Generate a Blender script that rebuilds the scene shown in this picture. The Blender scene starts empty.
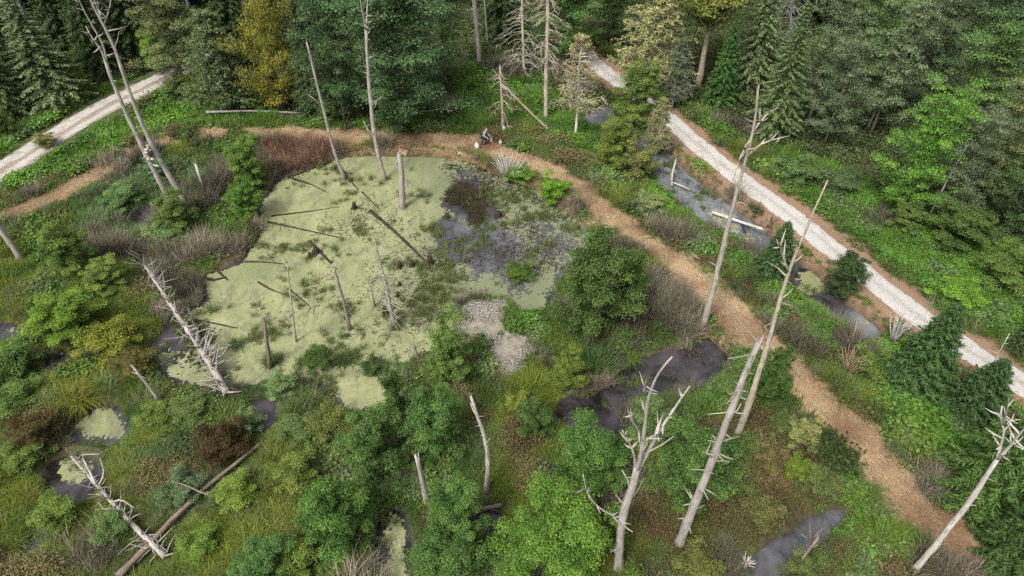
import bpy, math, random
import numpy as np
from mathutils import Vector

R = math.radians
S = bpy.context.scene
COL = S.collection
# ------------------------------------------------------------------ camera, sky, sun, exposure
CAM_H, PITCH, FPX = 32.0, R(42), 700.0
cd = bpy.data.cameras.new("camera")
cam = bpy.data.objects.new("camera", cd); COL.objects.link(cam)
cam.location = (0, 0, CAM_H); cam.rotation_euler = (math.pi / 2 - PITCH, 0, 0)
cd.sensor_width = 36.0; cd.lens = 36.0 * FPX / 1024; cd.clip_start = 0.5; cd.clip_end = 3000
S.camera = cam
SUN_EL, SUN_AZ = R(54), R(215)          # azimuth clockwise from +Y
w = bpy.data.worlds.new("World"); S.world = w; w.use_nodes = True
nt = w.node_tree; nt.nodes.clear()
sky = nt.nodes.new("ShaderNodeTexSky"); sky.sky_type = 'NISHITA'; sky.sun_disc = False
sky.sun_elevation = SUN_EL; sky.sun_rotation = SUN_AZ; sky.air_density = 1.0; sky.dust_density = 4.0; sky.ozone_density = 1.0
hs = nt.nodes.new("ShaderNodeHueSaturation"); hs.inputs["Saturation"].default_value = 0.28   # cloud-whitened sky
bg = nt.nodes.new("ShaderNodeBackground"); bg.inputs["Strength"].default_value = 0.10
wo = nt.nodes.new("ShaderNodeOutputWorld")
nt.links.new(sky.outputs[0], hs.inputs["Color"]); nt.links.new(hs.outputs[0], bg.inputs[0]); nt.links.new(bg.outputs[0], wo.inputs[0])
sl = bpy.data.lights.new("sun", 'SUN'); sl.energy = 1.5; sl.angle = R(14); sl.color = (1, .96, .9)
sun = bpy.data.objects.new("sun", sl); COL.objects.link(sun)
sd = Vector((math.sin(SUN_AZ) * math.cos(SUN_EL), math.cos(SUN_AZ) * math.cos(SUN_EL), math.sin(SUN_EL)))
sun.rotation_euler = sd.to_track_quat('Z', 'Y').to_euler(); sun.location = (0, -40, 90)
S.view_settings.view_transform = 'Standard'; S.view_settings.look = 'None'
S.view_settings.exposure = 1.36; S.view_settings.gamma = 1.0
cy = S.cycles; cy.max_bounces = 4; cy.diffuse_bounces = 2; cy.glossy_bounces = 2; cy.transmission_bounces = 2; cy.use_denoising = False
cy.use_adaptive_sampling = True; cy.adaptive_threshold = 0.02; cy.sample_clamp_indirect = 4

# ------------------------------------------------------------------ layout helpers
cP, sP = math.cos(PITCH), math.sin(PITCH)
def ray(px, py):
    a = (px - 512) / FPX; b = (288 - py) / FPX
    return np.array([a, cP + b * sP, -sP + b * cP])
def G(px, py, z=0.0):
    r = ray(px, py); t = (z - CAM_H) / r[2]
    return np.array([r[0] * t, r[1] * t, z])
def on_depth(px, py, Y):                 # the point of that sight line standing over ground distance Y
    r = ray(px, py); t = Y / r[1]
    return np.array([r[0] * t, Y, CAM_H + r[2] * t])
def metres(p):                           # metres per pixel near a point
    return (p[1] * cP - (p[2] - CAM_H) * sP) / FPX

def hash2(i, j, s):
    n = (i.astype(np.int64) * 374761393 + j.astype(np.int64) * 668265263 + s * 974634777) & 0xffffffff
    n = ((n ^ (n >> 13)) * 1274126177) & 0xffffffff
    return ((n ^ (n >> 16)) & 0xffff) / 65535.0
def vnoise(x, y, s=0):
    x = np.asarray(x, float); y = np.asarray(y, float)
    i = np.floor(x); j = np.floor(y); u = x - i; v = y - j; u = u * u * (3 - 2 * u); v = v * v * (3 - 2 * v)
    a = hash2(i, j, s); b = hash2(i + 1, j, s); c = hash2(i, j + 1, s); d = hash2(i + 1, j + 1, s)
    return (a * (1 - u) + b * u) * (1 - v) + (c * (1 - u) + d * u) * v
def fbm(x, y, s=0, o=4):
    r = 0; a = .5; f = 1.0
    for k in range(o):
        r = r + a * vnoise(np.asarray(x) * f, np.asarray(y) * f, s + 17 * k); a *= .5; f *= 2.03
    return r / (1 - .5 ** o)
def sstep(a, b, x):
    t = np.clip((x - a) / (b - a), 0, 1); return t * t * (3 - 2 * t)

# raster of the place: 0.3 m cells
X0, X1, Y0, Y1, ST = -95., 95., 4., 150., .3
gx = np.arange(X0, X1, ST); gy = np.arange(Y0, Y1, ST)
GX, GY = np.meshgrid(gx, gy)
def poly_mask(pts, blur=2, px=True):
    P = np.array([G(*p)[:2] if px else p for p in pts])
    ins = np.zeros(GX.shape, bool)
    for k in range(len(P)):
        x1, y1 = P[k - 1]; x2, y2 = P[k]
        if y1 == y2: continue
        c = ((GY < y1) != (GY < y2)) & (GX < (x2 - x1) * (GY - y1) / (y2 - y1) + x1)
        ins ^= c
    return blurm(ins.astype(float), blur)
def blurm(m, n):
    for _ in range(n):
        p = np.pad(m, 1, 'edge')
        m = (p[:-2, 1:-1] + p[2:, 1:-1] + p[1:-1, :-2] + p[1:-1, 2:] + p[1:-1, 1:-1]) / 5
    return m
def ell(cx, cy, rx, ry, rot=0, n=20):
    o = []
    for k in range(n):
        a = 2 * math.pi * k / n; q = 1 + .18 * math.sin(3 * a + cx) + .1 * math.sin(5 * a + cy)
        x = rx * q * math.cos(a); y = ry * q * math.sin(a)
        o.append((cx + x * math.cos(rot) - y * math.sin(rot), cy + x * math.sin(rot) + y * math.cos(rot)))
    return o
def smooth_line(P, n=6):
    P = np.array(P, float); out = []
    Q = np.vstack([2 * P[0] - P[1], P, 2 * P[-1] - P[-2]])
    for k in range(1, len(Q) - 2):
        for t in np.linspace(0, 1, n, endpoint=False):
            a, b, c, d = Q[k - 1:k + 3]
            out.append(.5 * (2 * b + (c - a) * t + (2 * a - 5 * b + 4 * c - d) * t * t + (3 * b - a - 3 * c + d) * t ** 3))
    out.append(P[-1]); return np.array(out)
def line_dist(L, W):
    D = np.full(GX.shape, 1e9)
    for k in range(len(L) - 1):
        a = L[k, :2]; b = L[k + 1, :2]; ab = b - a; l2 = (ab ** 2).sum() + 1e-9
        m = W + 4
        xs = slice(*np.searchsorted(gx, [min(a[0], b[0]) - m, max(a[0], b[0]) + m])); ys = slice(*np.searchsorted(gy, [min(a[1], b[1]) - m, max(a[1], b[1]) + m]))
        x = GX[ys, xs]; y = GY[ys, xs]
        t = np.clip(((x - a[0]) * ab[0] + (y - a[1]) * ab[1]) / l2, 0, 1)
        d = np.hypot(x - a[0] - t * ab[0], y - a[1] - t * ab[1])
        D[ys, xs] = np.minimum(D[ys, xs], d)
    return D
def samp(M, x, y):
    x = np.asarray(x, float); y = np.asarray(y, float)
    u = np.clip((x - X0) / ST, 0, M.shape[1] - 1.001); v = np.clip((y - Y0) / ST, 0, M.shape[0] - 1.001)
    i = u.astype(int); j = v.astype(int); u = u - i; v = v - j
    return (M[j, i] * (1 - u) + M[j, i + 1] * u) * (1 - v) + (M[j + 1, i] * (1 - u) + M[j + 1, i + 1] * u) * v

PATH = smooth_line([G(*p, .45) for p in [(-40, 238), (0, 221), (40, 206), (80, 184), (120, 160), (160, 143), (210, 135), (270, 134), (330, 137), (390, 139), (440, 140), (485, 147), (530, 164), (570, 185), (610, 214), (650, 247), (690, 282), (725, 312), (760, 342), (795, 376), (830, 412), (865, 449), (897, 490), (930, 525), (985, 553), (1040, 570)]])
PATHW = np.interp(np.linspace(0, 1, len(PATH)), [0, .12, .2, .3, .42, .5, .6, .8, .95, 1], [1.9, 2.0, 1.5, 1.85, 1.8, 1.5, 1.42, 1.32, 1.15, .65])
ROADR = smooth_line([G(*p, .4) for p in [(566, 40), (590, 60), (613, 78), (640, 97), (670, 121), (700, 147), (740, 179), (780, 208), (820, 239), (860, 271), (900, 303), (945, 336), (985, 362), (1030, 389), (1110, 435)]])
ROADL = smooth_line([G(*p, .6) for p in [(-140, 250), (-60, 204), (0, 170), (50, 139), (100, 109), (130, 94), (165, 77), (215, 54)]])
d_path = line_dist(PATH, 5); d_rr = line_dist(ROADR, 5); d_rl = line_dist(ROADL, 5)

POND = [(278, 178), (300, 172), (345, 156), (385, 152), (430, 152), (470, 160), (500, 176), (545, 190), (580, 205), (603, 228), (595, 252), (560, 275), (545, 310), (500, 310), (470, 300), (455, 335), (424, 356), (395, 362), (388, 405), (345, 415), (330, 392), (318, 380), (282, 376), (240, 386), (205, 388), (165, 378), (148, 345), (170, 318), (205, 302), (202, 275), (240, 262), (262, 232), (258, 205)]
POOLS = [ell(602, 117, 14, 10), [(646, 148), (668, 150), (690, 178), (732, 200), (768, 236), (756, 250), (728, 228), (700, 214), (662, 184)],
         ell(812, 284, 17, 13, .3), ell(863, 326, 19, 12, .6),
         [(612, 392), (622, 372), (650, 356), (690, 350), (722, 326), (740, 338), (722, 362), (708, 384), (672, 390), (640, 388), (618, 404)],
         ell(590, 415, 34, 23, .2), [(735, 590), (760, 556), (798, 532), (838, 506), (848, 511), (812, 542), (786, 562), (766, 590)],
         ell(100, 424, 28, 17), ell(70, 482, 24, 24, -.4), ell(6, 333, 13, 11), ell(58, 362, 11, 8), ell(34, 545, 15, 11), [(384, 512), (403, 508), (408, 590), (384, 590)],
         [(757, 234), (770, 238), (812, 274), (852, 310), (842, 318), (800, 286), (762, 252)], [(612, 120), (622, 124), (655, 150), (648, 160), (620, 138)], ell(697, 507, 9, 7), ell(486, 522, 13, 14), ell(142, 213, 16, 8), ell(262, 412, 12, 16)]
m_pond = poly_mask(POND, 3)
m_pool = np.zeros_like(m_pond)
for p in POOLS: m_pool = np.maximum(m_pool, poly_mask(p, 2))
m_pool = np.clip(blurm(m_pool, 2) * 1.45, 0, 1)
m_water = np.maximum(m_pond, m_pool) + (fbm(GX * .9, GY * .9, 3) - .5) * .35
m_water = np.clip(m_water, 0, 1) * (d_path > 1.3)
WATER_Z = -.14
Hmap = .12 + .30 * (fbm(GX * .12, GY * .12, 5) - .5) + .16 * (fbm(GX * .7, GY * .7, 6) - .5)
Hmap += .55 * (fbm(GX * .42, GY * .42, 7, 3) - .5) * np.clip(1.15 - 2.2 * blurm(np.maximum(m_pool, m_pond), 12), 0, 1)
Hmap = np.maximum(Hmap, -.02)
Hmap += 1.4 * sstep(70, 150, GY) * fbm(GX * .03, GY * .03, 8)
Hmap = Hmap + (.45 - Hmap) * (1 - sstep(1.7, 3.6, d_path)) ** 1
Hmap = Hmap + (.40 - Hmap) * (1 - sstep(2.4, 5.0, d_rr))
Hmap = Hmap + (.55 - Hmap) * (1 - sstep(2.2, 4.4, d_rl))
wk = sstep(.22, .62, m_water) * sstep(1.5, 2.4, d_path) * sstep(2.2, 2.9, d_rr)
Hmap = Hmap * (1 - wk) + (-.55) * wk
Hmap = np.maximum(Hmap, .16 * poly_mask([(458, 300), (505, 296), (548, 340), (550, 372), (510, 388), (470, 372), (456, 335)], 3) - .6 * (poly_mask([(458, 300), (505, 296), (548, 340), (550, 372), (510, 388), (470, 372), (456, 335)], 3) < .3))
def h(x, y): return samp(Hmap, x, y)
def ground(px, py):
    z = 0.
    for _ in range(4):
        p = G(px, py, z); z = float(h(p[0], p[1]))
    return np.array([p[0], p[1], z])
is_water = (Hmap < WATER_Z).astype(float)

# zones of ground cover, drawn as outlines on the ground
def zone(*polys, blur=6):
    m = np.zeros_like(m_pond)
    for p in polys: m = np.maximum(m, poly_mask(p, blur))
    return np.clip(m, 0, 1)
z_forest = zone([(-500, -150), (640, -150), (575, 30), (560, 75), (535, 75), (500, 62), (462, 70), (455, 100), (440, 122), (340, 124), (290, 115), (240, 100), (185, 80), (165, 62), (120, 72), (60, 105), (-60, 165), (-500, 330)],
                [(640, -150), (1700, -150), (1700, 420), (1024, 335), (990, 215), (905, 205), (855, 172), (812, 158), (765, 138), (705, 112), (650, 70), (600, 30)])
z_reed = zone([(262, 142), (345, 148), (338, 164), (292, 186), (268, 180)], [(200, 236), (256, 212), (266, 232), (228, 272), (196, 296), (150, 288), (128, 268), (150, 252)],
              [(606, 248), (655, 262), (705, 308), (694, 345), (650, 352), (622, 372), (618, 345), (642, 300)], [(540, 352), (622, 362), (604, 398), (556, 404), (520, 362)],
              [(470, 152), (532, 172), (520, 190), (468, 178)], [(205, 165), (232, 160), (236, 205), (205, 218)], [(80, 232), (125, 242), (125, 268), (80, 268)])
z_redreed = zone([(262, 148), (335, 148), (338, 158), (290, 172), (265, 170)], blur=4)
z_heath = zone([(640, 505), (690, 440), (745, 395), (790, 430), (850, 500), (800, 528), (760, 548), (700, 590), (560, 590)], ell(222, 450, 30, 24), ell(40, 440, 36, 26), ell(150, 350, 28, 16), ell(20, 570, 40, 22), [(660, 590), (760, 590), (850, 590), (855, 515), (780, 575)])
z_teal = zone([(85, 200), (170, 200), (200, 222), (150, 245), (90, 230)], [(90, 190), (150, 165), (205, 165), (205, 215), (180, 238), (100, 235)], ell(275, 400, 30, 16), ell(345, 372, 40, 14), ell(300, 372, 50, 14), ell(640, 410, 30, 30), ell(190, 480, 45, 40))
z_yellow = zone(ell(70, 395, 40, 22), ell(95, 345, 60, 30), ell(130, 480, 45, 50), ell(270, 510, 50, 55), ell(535, 400, 40, 30), ell(600, 560, 60, 30), ell(520, 480, 22, 70), ell(20, 500, 30, 40), ell(200, 545, 50, 35), ell(10, 290, 30, 50))
z_bank = zone([(470, 105), (540, 130), (600, 170), (650, 205), (720, 250), (760, 280), (800, 310), (850, 360), (900, 420), (940, 470), (990, 520), (1040, 440), (960, 400), (880, 330), (820, 280), (760, 235), (690, 200), (640, 140), (590, 110), (540, 90), (470, 60)],
              [(-100, 215), (0, 150), (110, 88), (170, 70), (310, 118), (450, 128), (450, 66), (500, 66), (480, 135), (180, 128), (100, 160), (0, 205), (-80, 240)],
              [(760, 145), (810, 160), (860, 178), (910, 208), (990, 225), (1100, 350), (1100, 420), (1000, 350), (900, 275), (800, 205)])

z_upleft = zone([(80, 190), (150, 160), (215, 162), (215, 215), (190, 238), (120, 250), (70, 235)], blur=6)
z_forest *= 1 - .9 * z_bank
z_stone = zone([(458, 300), (505, 296), (548, 340), (550, 372), (510, 388), (470, 372), (456, 335)], blur=3)
# ------------------------------------------------------------------ mesh helpers
def make_mesh(name, V, faces, mats, smooth=False, fattr=None, vcol=None, midx=None):
    me = bpy.data.meshes.new(name)
    V = np.asarray(V, np.float32)
    if isinstance(faces, np.ndarray): faces = [faces]
    faces = [f for f in faces if len(f)]
    me.vertices.add(len(V)); me.vertices.foreach_set("co", V.ravel())
    loops = np.concatenate([f.ravel() for f in faces]).astype(np.int32)
    tot = np.concatenate([np.full(len(f), f.shape[1]) for f in faces]).astype(np.int32)
    me.loops.add(len(loops)); me.loops.foreach_set("vertex_index", loops)
    me.polygons.add(len(tot)); me.polygons.foreach_set("loop_start", np.concatenate([[0], np.cumsum(tot)[:-1]]).astype(np.int32))
    try: me.polygons.foreach_set("loop_total", tot)
    except Exception: pass
    if smooth: me.polygons.foreach_set("use_smooth", np.ones(len(tot), bool))
    if midx is not None: me.polygons.foreach_set("material_index", np.asarray(midx, np.int32))
    if fattr is not None:
        a = me.attributes.new("v", 'FLOAT', 'FACE'); a.data.foreach_set("value", np.asarray(fattr, np.float32))
    if vcol is not None:
        for nm, c in vcol.items():
            c = np.asarray(c, np.float32)
            if c.ndim == 1:
                a = me.attributes.new(nm, 'FLOAT', 'POINT'); a.data.foreach_set("value", c)
            else:
                a = me.attributes.new(nm, 'FLOAT_COLOR', 'POINT'); a.data.foreach_set("color", np.hstack([c, np.ones((len(c), 1))]).astype(np.float32).ravel())
    for m in (mats if isinstance(mats, (list, tuple)) else [mats]): me.materials.append(m)
    me.update(calc_edges=True); me.validate()
    return me
def link(name, data, parent=None, loc=(0, 0, 0), color=None):
    o = bpy.data.objects.new(name, data); COL.objects.link(o); o.location = [float(c) for c in loc]
    if parent is not None: o.parent = parent
    if color is not None: o.color = (*color, 1)
    return o
def tag(o, label=None, cat=None, group=None, kind=None):
    for k, v in (("label", label), ("category", cat), ("group", group), ("kind", kind)):
        if v: o[k] = v
    return o
class Tubes:
    def __init__(s): s.V = []; s.F = []; s.T = []; s.n = 0
    def add(s, pts, rad, sides=6, rng=None, rough=0., tip=True, splinter=0.):
        P = np.asarray(pts, float); n = len(P); rad = np.asarray(rad, float)
        t = np.gradient(P, axis=0); t /= np.linalg.norm(t, axis=1)[:, None] + 1e-9
        ref = np.array([0, 0, 1.]) if abs(t[0][2]) < .8 else np.array([1., 0, 0])
        u = np.cross(t, ref); u /= np.linalg.norm(u, axis=1)[:, None] + 1e-9; v = np.cross(t, u)
        a = np.arange(sides) * 2 * math.pi / sides
        rr = np.repeat(rad[:, None], sides, 1)
        if rng is not None and rough: rr = rr * (1 + rough * (rng.random((n, sides)) - .5) * 2)
        ring = P[:, None] + rr[..., None] * (np.cos(a)[None, :, None] * u[:, None] + np.sin(a)[None, :, None] * v[:, None])
        if splinter: ring[-1] += t[-1] * (splinter * (rng.random(sides) ** 2 * 1.6 - .35))[:, None]; ring[-2] += t[-2] * (splinter * .25 * (rng.random(sides) - .5))[:, None]
        b = s.n; s.V.append(ring.reshape(-1, 3)); k = np.arange(sides); k2 = (k + 1) % sides
        for i in range(n - 1):
            s.F.append(np.stack([b + i * sides + k, b + i * sides + k2, b + (i + 1) * sides + k2, b + (i + 1) * sides + k], 1))
        s.V.append(P[[0, -1]] + np.array([[0, 0, 0], t[-1] * rad[-1] * (.5 if tip else 0)]))
        c0 = b + n * sides; s.T.append(np.stack([np.full(sides, c0), k2 + b, k + b], 1))
        s.T.append(np.stack([np.full(sides, c0 + 1), b + (n - 1) * sides + k, b + (n - 1) * sides + k2], 1))
        s.n += n * sides + 2
    def mesh(s, name, mat, smooth=True): return make_mesh(name, np.vstack(s.V), [np.vstack(s.F), np.vstack(s.T)], mat, smooth)
def unit(a): return a / (np.linalg.norm(a, axis=-1, keepdims=True) + 1e-9)
def leaf_quads(P, N, T, L, W, fold=.0):
    """diamond leaves: centre P, normal N, long axis T"""
    T = unit(T - N * (T * N).sum(1, keepdims=True)); B = np.cross(N, T)
    L = np.broadcast_to(np.asarray(L, float).reshape(-1, 1), (len(P), 1)); W = np.broadcast_to(np.asarray(W, float).reshape(-1, 1), (len(P), 1))
    q = np.stack([P - T * L * .5, P + B * W * .5 + N * W * fold - T * L * .08, P + T * L * .5, P - B * W * .5 + N * W * fold - T * L * .08], 1)
    return q.reshape(-1, 3), np.arange(len(P) * 4).reshape(-1, 4)

# ------------------------------------------------------------------ materials
def mat(name):
    m = bpy.data.materials.new(name); m.use_nodes = True; n = m.node_tree; n.nodes.clear()
    o = n.nodes.new("ShaderNodeOutputMaterial"); p = n.nodes.new("ShaderNodeBsdfPrincipled"); n.links.new(p.outputs[0], o.inputs[0])
    p.inputs["Roughness"].default_value = .8; p.inputs["Specular IOR Level"].default_value = .25
    return m, n, p, o
def node(n, t, **kw):
    x = n.nodes.new(t)
    for k, v in kw.items(): setattr(x, k, v)
    return x
def mixc(n, a, b, f, mode='MIX'):
    x = node(n, "ShaderNodeMix", data_type='RGBA', blend_type=mode)
    for s, v in ((x.inputs[0], f), (x.inputs[6], a), (x.inputs[7], b)):
        if hasattr(v, 'is_output') or isinstance(v, bpy.types.NodeSocket): n.links.new(v, s)
        elif isinstance(v, (int, float)): s.default_value = v
        else: s.default_value = (*v, 1)
    return x.outputs[2]
def noise(n, scale, detail=4, vec=None, rough=.6, dist=0):
    x = node(n, "ShaderNodeTexNoise"); x.inputs["Scale"].default_value = scale; x.inputs["Detail"].default_value = detail; x.inputs["Roughness"].default_value = rough; x.inputs["Distortion"].default_value = dist
    if vec is not None: n.links.new(vec, x.inputs["Vector"])
    return x.outputs[0]
def ramp(n, f, lo, hi, a=0., b=1.):
    x = node(n, "ShaderNodeMapRange"); n.links.new(f, x.inputs[0]); x.inputs[1].default_value = lo; x.inputs[2].default_value = hi; x.inputs[3].default_value = a; x.inputs[4].default_value = b
    return x.outputs[0]
def bump(n, p, hsock, s=.4, d=.05):
    b = node(n, "ShaderNodeBump"); b.inputs[0].default_value = s; b.inputs[1].default_value = d; n.links.new(hsock, b.inputs["Height"]); n.links.new(b.outputs[0], p.inputs["Normal"])
def coords(n, scale=(1, 1, 1), kind="Object"):
    t = node(n, "ShaderNodeTexCoord"); m = node(n, "ShaderNodeMapping"); m.inputs["Scale"].default_value = scale; n.links.new(t.outputs[kind], m.inputs[0]); return m.outputs[0]

def leaf_material(name, inst=False, trans=.3, spec=.10, rough=.6, vary=.5):
    m, n, p, o = mat(name)
    if inst:
        a = node(n, "ShaderNodeAttribute", attribute_type='INSTANCER', attribute_name="tint"); base = a.outputs["Color"]
    else:
        a = node(n, "ShaderNodeObjectInfo"); base = a.outputs["Color"]
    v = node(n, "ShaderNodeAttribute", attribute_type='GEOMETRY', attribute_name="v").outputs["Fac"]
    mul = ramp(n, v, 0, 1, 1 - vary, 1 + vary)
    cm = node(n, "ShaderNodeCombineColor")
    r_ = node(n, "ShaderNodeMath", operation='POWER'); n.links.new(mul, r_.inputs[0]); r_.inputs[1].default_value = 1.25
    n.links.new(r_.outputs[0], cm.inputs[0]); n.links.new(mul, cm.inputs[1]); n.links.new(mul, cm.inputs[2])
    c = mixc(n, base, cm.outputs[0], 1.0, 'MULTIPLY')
    n.links.new(c, p.inputs["Base Color"]); p.inputs["Roughness"].default_value = rough; p.inputs["Specular IOR Level"].default_value = spec
    if trans:
        t = node(n, "ShaderNodeBsdfTranslucent"); n.links.new(c, t.inputs[0]); mx = node(n, "ShaderNodeMixShader"); mx.inputs[0].default_value = trans
        n.links.new(p.outputs[0], mx.inputs[1]); n.links.new(t.outputs[0], mx.inputs[2]); n.links.new(mx.outputs[0], o.inputs[0])
    return m
M_LEAF = leaf_material("leaf", trans=.32, vary=.62); M_NEEDLE = leaf_material("needle", trans=.12, vary=.45); M_TUFT = leaf_material("ground_leaf", True, .25); M_DRY = leaf_material("dry_blade", True, .15, .1, .85, .4)
M_BLADE = leaf_material("sedge_blade", trans=.25, vary=.4)
M_MASS = leaf_material("mass_leaf", True, .2, vary=.45)

def wood(name, dead=True):
    m, n, p, o = mat(name)
    base = node(n, "ShaderNodeObjectInfo").outputs["Color"]
    v = coords(n, (7, 7, 1.1))
    f = noise(n, 2.2, 6, v, .65); g = noise(n, .8, 3, coords(n), .6)
    dk = mixc(n, base, (.32, .27, .22), 1.0, 'MULTIPLY'); c = mixc(n, base, dk, ramp(n, f, .50, .70, 0, .85))
    lt = mixc(n, base, (1.55, 1.55, 1.6), 1.0, 'MULTIPLY'); c = mixc(n, c, lt, ramp(n, g, .5, .7, 0, .8))
    c = mixc(n, c, (.05, .06, .025), ramp(n, noise(n, 1.7, 4, coords(n)), .60, .72, 0, .5 if dead else .6))
    n.links.new(c, p.inputs["Base Color"]); p.inputs["Roughness"].default_value = .9; p.inputs["Specular IOR Level"].default_value = .15
    bump(n, p, f, .7, .03); return m
M_DEAD = wood("weathered_wood"); M_BARK = wood("bark", False)

# ground
def ground_material():
    m, n, p, o = mat("wet_soil_and_moss")
    a = node(n, "ShaderNodeAttribute", attribute_name="zone"); v = coords(n)
    f = noise(n, 1.7, 6, v, .7); g = noise(n, 9, 5, v, .7)
    c = mixc(n, a.outputs["Color"], (.035, .028, .018), ramp(n, f, .45, .65, 0, .65))
    c = mixc(n, c, (.16, .13, .075), ramp(n, g, .56, .72, 0, .5))
    n.links.new(c, p.inputs["Base Color"]); p.inputs["Roughness"].default_value = .95
    bump(n, p, g, .8, .08); return m
def straw_material():
    m, n, p, o = mat("straw_mulch"); v = coords(n, (1, 1, 1))
    f = noise(n, .9, 6, v, .7, 1.5); g = noise(n, 14, 6, v, .75, 2)
    c = mixc(n, (.28, .19, .11), (.43, .32, .195), ramp(n, f, .35, .65))
    c = mixc(n, c, (.15, .095, .055), ramp(n, g, .54, .70, 0, .7)); c = mixc(n, c, (.075, .095, .03), ramp(n, noise(n, .6, 5, v, .7), .55, .70, 0, .75))
    n.links.new(c, p.inputs["Base Color"]); p.inputs["Roughness"].default_value = .95; bump(n, p, g, .9, .06); return m
def gravel_material(name, a, b, dirt, moss=.25, worn=1.):
    m, n, p, o = mat(name); v = coords(n)
    f = noise(n, 55, 4, v, .7); g = noise(n, .7, 5, v, .7, .8); e = noise(n, 5, 4, v, .7)
    c = mixc(n, a, b, ramp(n, f, .35, .65)); c = mixc(n, c, dirt, ramp(n, g, .52, .72, 0, .75)); c = mixc(n, c, (.10, .11, .05), ramp(n, e, .6, .75, 0, moss)); c = mixc(n, c, dirt, ramp(n, f, .6, .72, 0, .6))
    u_ = node(n, "ShaderNodeAttribute", attribute_name="u").outputs["Fac"]; ab = node(n, "ShaderNodeMath", operation='ABSOLUTE'); n.links.new(u_, ab.inputs[0]); ad = node(n, "ShaderNodeMath", operation='ADD'); n.links.new(ab.outputs[0], ad.inputs[0]); n.links.new(ramp(n, e, .3, .7, -.22, .22), ad.inputs[1])
    c = mixc(n, c, dirt, ramp(n, ad.outputs[0], .25, .02, 0, .5 * worn)); c = mixc(n, c, dirt, ramp(n, ad.outputs[0], .75, 1.0, 0, .7 * worn))
    n.links.new(c, p.inputs["Base Color"]); p.inputs["Roughness"].default_value = .95; bump(n, p, f, .8, .04); return m
def water_material():
    m, n, p, o = mat("marsh_water"); v = coords(n)
    f = noise(n, .5, 4, v, .6, .6)
    a = node(n, "ShaderNodeAttribute", attribute_name="weed").outputs["Fac"]
    c = mixc(n, (.010, .009, .008), (.060, .052, .057), ramp(n, f, .38, .68))
    sl_ = node(n, "ShaderNodeMath", operation='MULTIPLY'); n.links.new(node(n, "ShaderNodeAttribute", attribute_name="reflect_silt").outputs["Fac"], sl_.inputs[0]); n.links.new(ramp(n, noise(n, .9, 6, coords(n, (1, .5, 1)), .7, 1.), .30, .58), sl_.inputs[1]); c = mixc(n, c, (.155, .165, .17), sl_.outputs[0])  # sky reflection on the ditch painted in as a pale, milky base colour
    fl = noise(n, 6.5, 5, v, .75)
    sm = node(n, "ShaderNodeMath", operation='ADD'); n.links.new(a, sm.inputs[0]); n.links.new(fl, sm.inputs[1])
    sc = ramp(n, sm.outputs[0], .92, 1.05, 0, .9)
    c = mixc(n, c, (.12, .135, .06), sc)
    n.links.new(c, p.inputs["Base Color"]); n.links.new(ramp(n, sc, 0, 1, .05, .7), p.inputs["Roughness"]); p.inputs["Specular IOR Level"].default_value = .5
    bump(n, p, noise(n, 4, 3, v), .06, .02); return m
def duckweed_material():
    m, n, p, o = mat("duckweed"); v = coords(n)
    f = noise(n, .35, 5, v, .65, .7); g = noise(n, 5, 5, v, .8)
    c = mixc(n, (.165, .18, .085), (.275, .28, .145), ramp(n, noise(n, .22, 6, coords(n, (1, .7, 1)), .65, 2.2), .36, .66)); c = mixc(n, c, (.105, .13, .05), ramp(n, g, .48, .70, 0, .7)); c = mixc(n, c, (.105, .105, .075), ramp(n, noise(n, 1.1, 6, coords(n, (1, .45, 1)), .75, 1.2), .5, .66, 0, .8))
    gr = node(n, "ShaderNodeAttribute", attribute_name="grey").outputs["Fac"]; c = mixc(n, c, (.125, .14, .085), ramp(n, gr, 0, 1, 0, .75))
    n.links.new(c, p.inputs["Base Color"]); p.inputs["Roughness"].default_value = .75; bump(n, p, g, .4, .02); return m
def plain(name, c, r=.8):
    m, n, p, o = mat(name); f = noise(n, 6, 4, coords(n)); n.links.new(mixc(n, c, tuple(x * .6 for x in c), ramp(n, f, .4, .7)), p.inputs["Base Color"]); p.inputs["Roughness"].default_value = r; return m

# ------------------------------------------------------------------ terrain, water, road sheets
def axis(lo, hi, st, far):
    a = list(np.arange(lo, hi + 1e-6, st)); s = st; b = [a[-1]]; c = [a[0]]
    while b[-1] < far: s *= 1.35; b.append(b[-1] + s)
    s = st
    while c[-1] > -far: s *= 1.35; c.append(c[-1] - s)
    return np.array(c[::-1][:-1] + a + b[1:])
ax = axis(-80, 80, .42, 1200); ay = axis(6, 120, .42, 1500)
TX, TY = np.meshgrid(ax, ay); TZ = h(TX, TY)
V = np.stack([TX, TY, TZ], -1).reshape(-1, 3)
def grid_faces(nx, ny):
    i = np.arange(nx - 1)[None] + nx * np.arange(ny - 1)[:, None]; i = i.ravel(); return np.stack([i, i + 1, i + nx + 1, i + nx], 1)
x, y = V[:, 0], V[:, 1]; nz = fbm(x * .25, y * .25, 21)[:, None]
zc = np.array([.055, .07, .024]) * (1 - nz) + np.array([.085, .085, .04]) * nz
def blend(c, m, col, k=1.): f = (samp(m, x, y) * k)[:, None]; return c * (1 - f) + np.array(col) * f
zc = blend(zc, z_forest, (.035, .028, .018), .9); zc = blend(zc, z_reed, (.10, .08, .06)); zc = blend(zc, z_redreed, (.20, .12, .065), .8); zc = blend(zc, z_heath, (.07, .05, .03), .8); zc = blend(zc, z_bank, (.06, .085, .025), .8)
zc = blend(zc, (1 - sstep(1.8, 3.2, d_path)), (.19, .13, .065)); zc = blend(zc, (1 - sstep(2.3, 3.2, d_rr)) * 1., (.20, .125, .08)); zc = blend(zc, z_stone, (.27, .24, .195), .9); zc = blend(zc, is_water, (.03, .025, .02))
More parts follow.
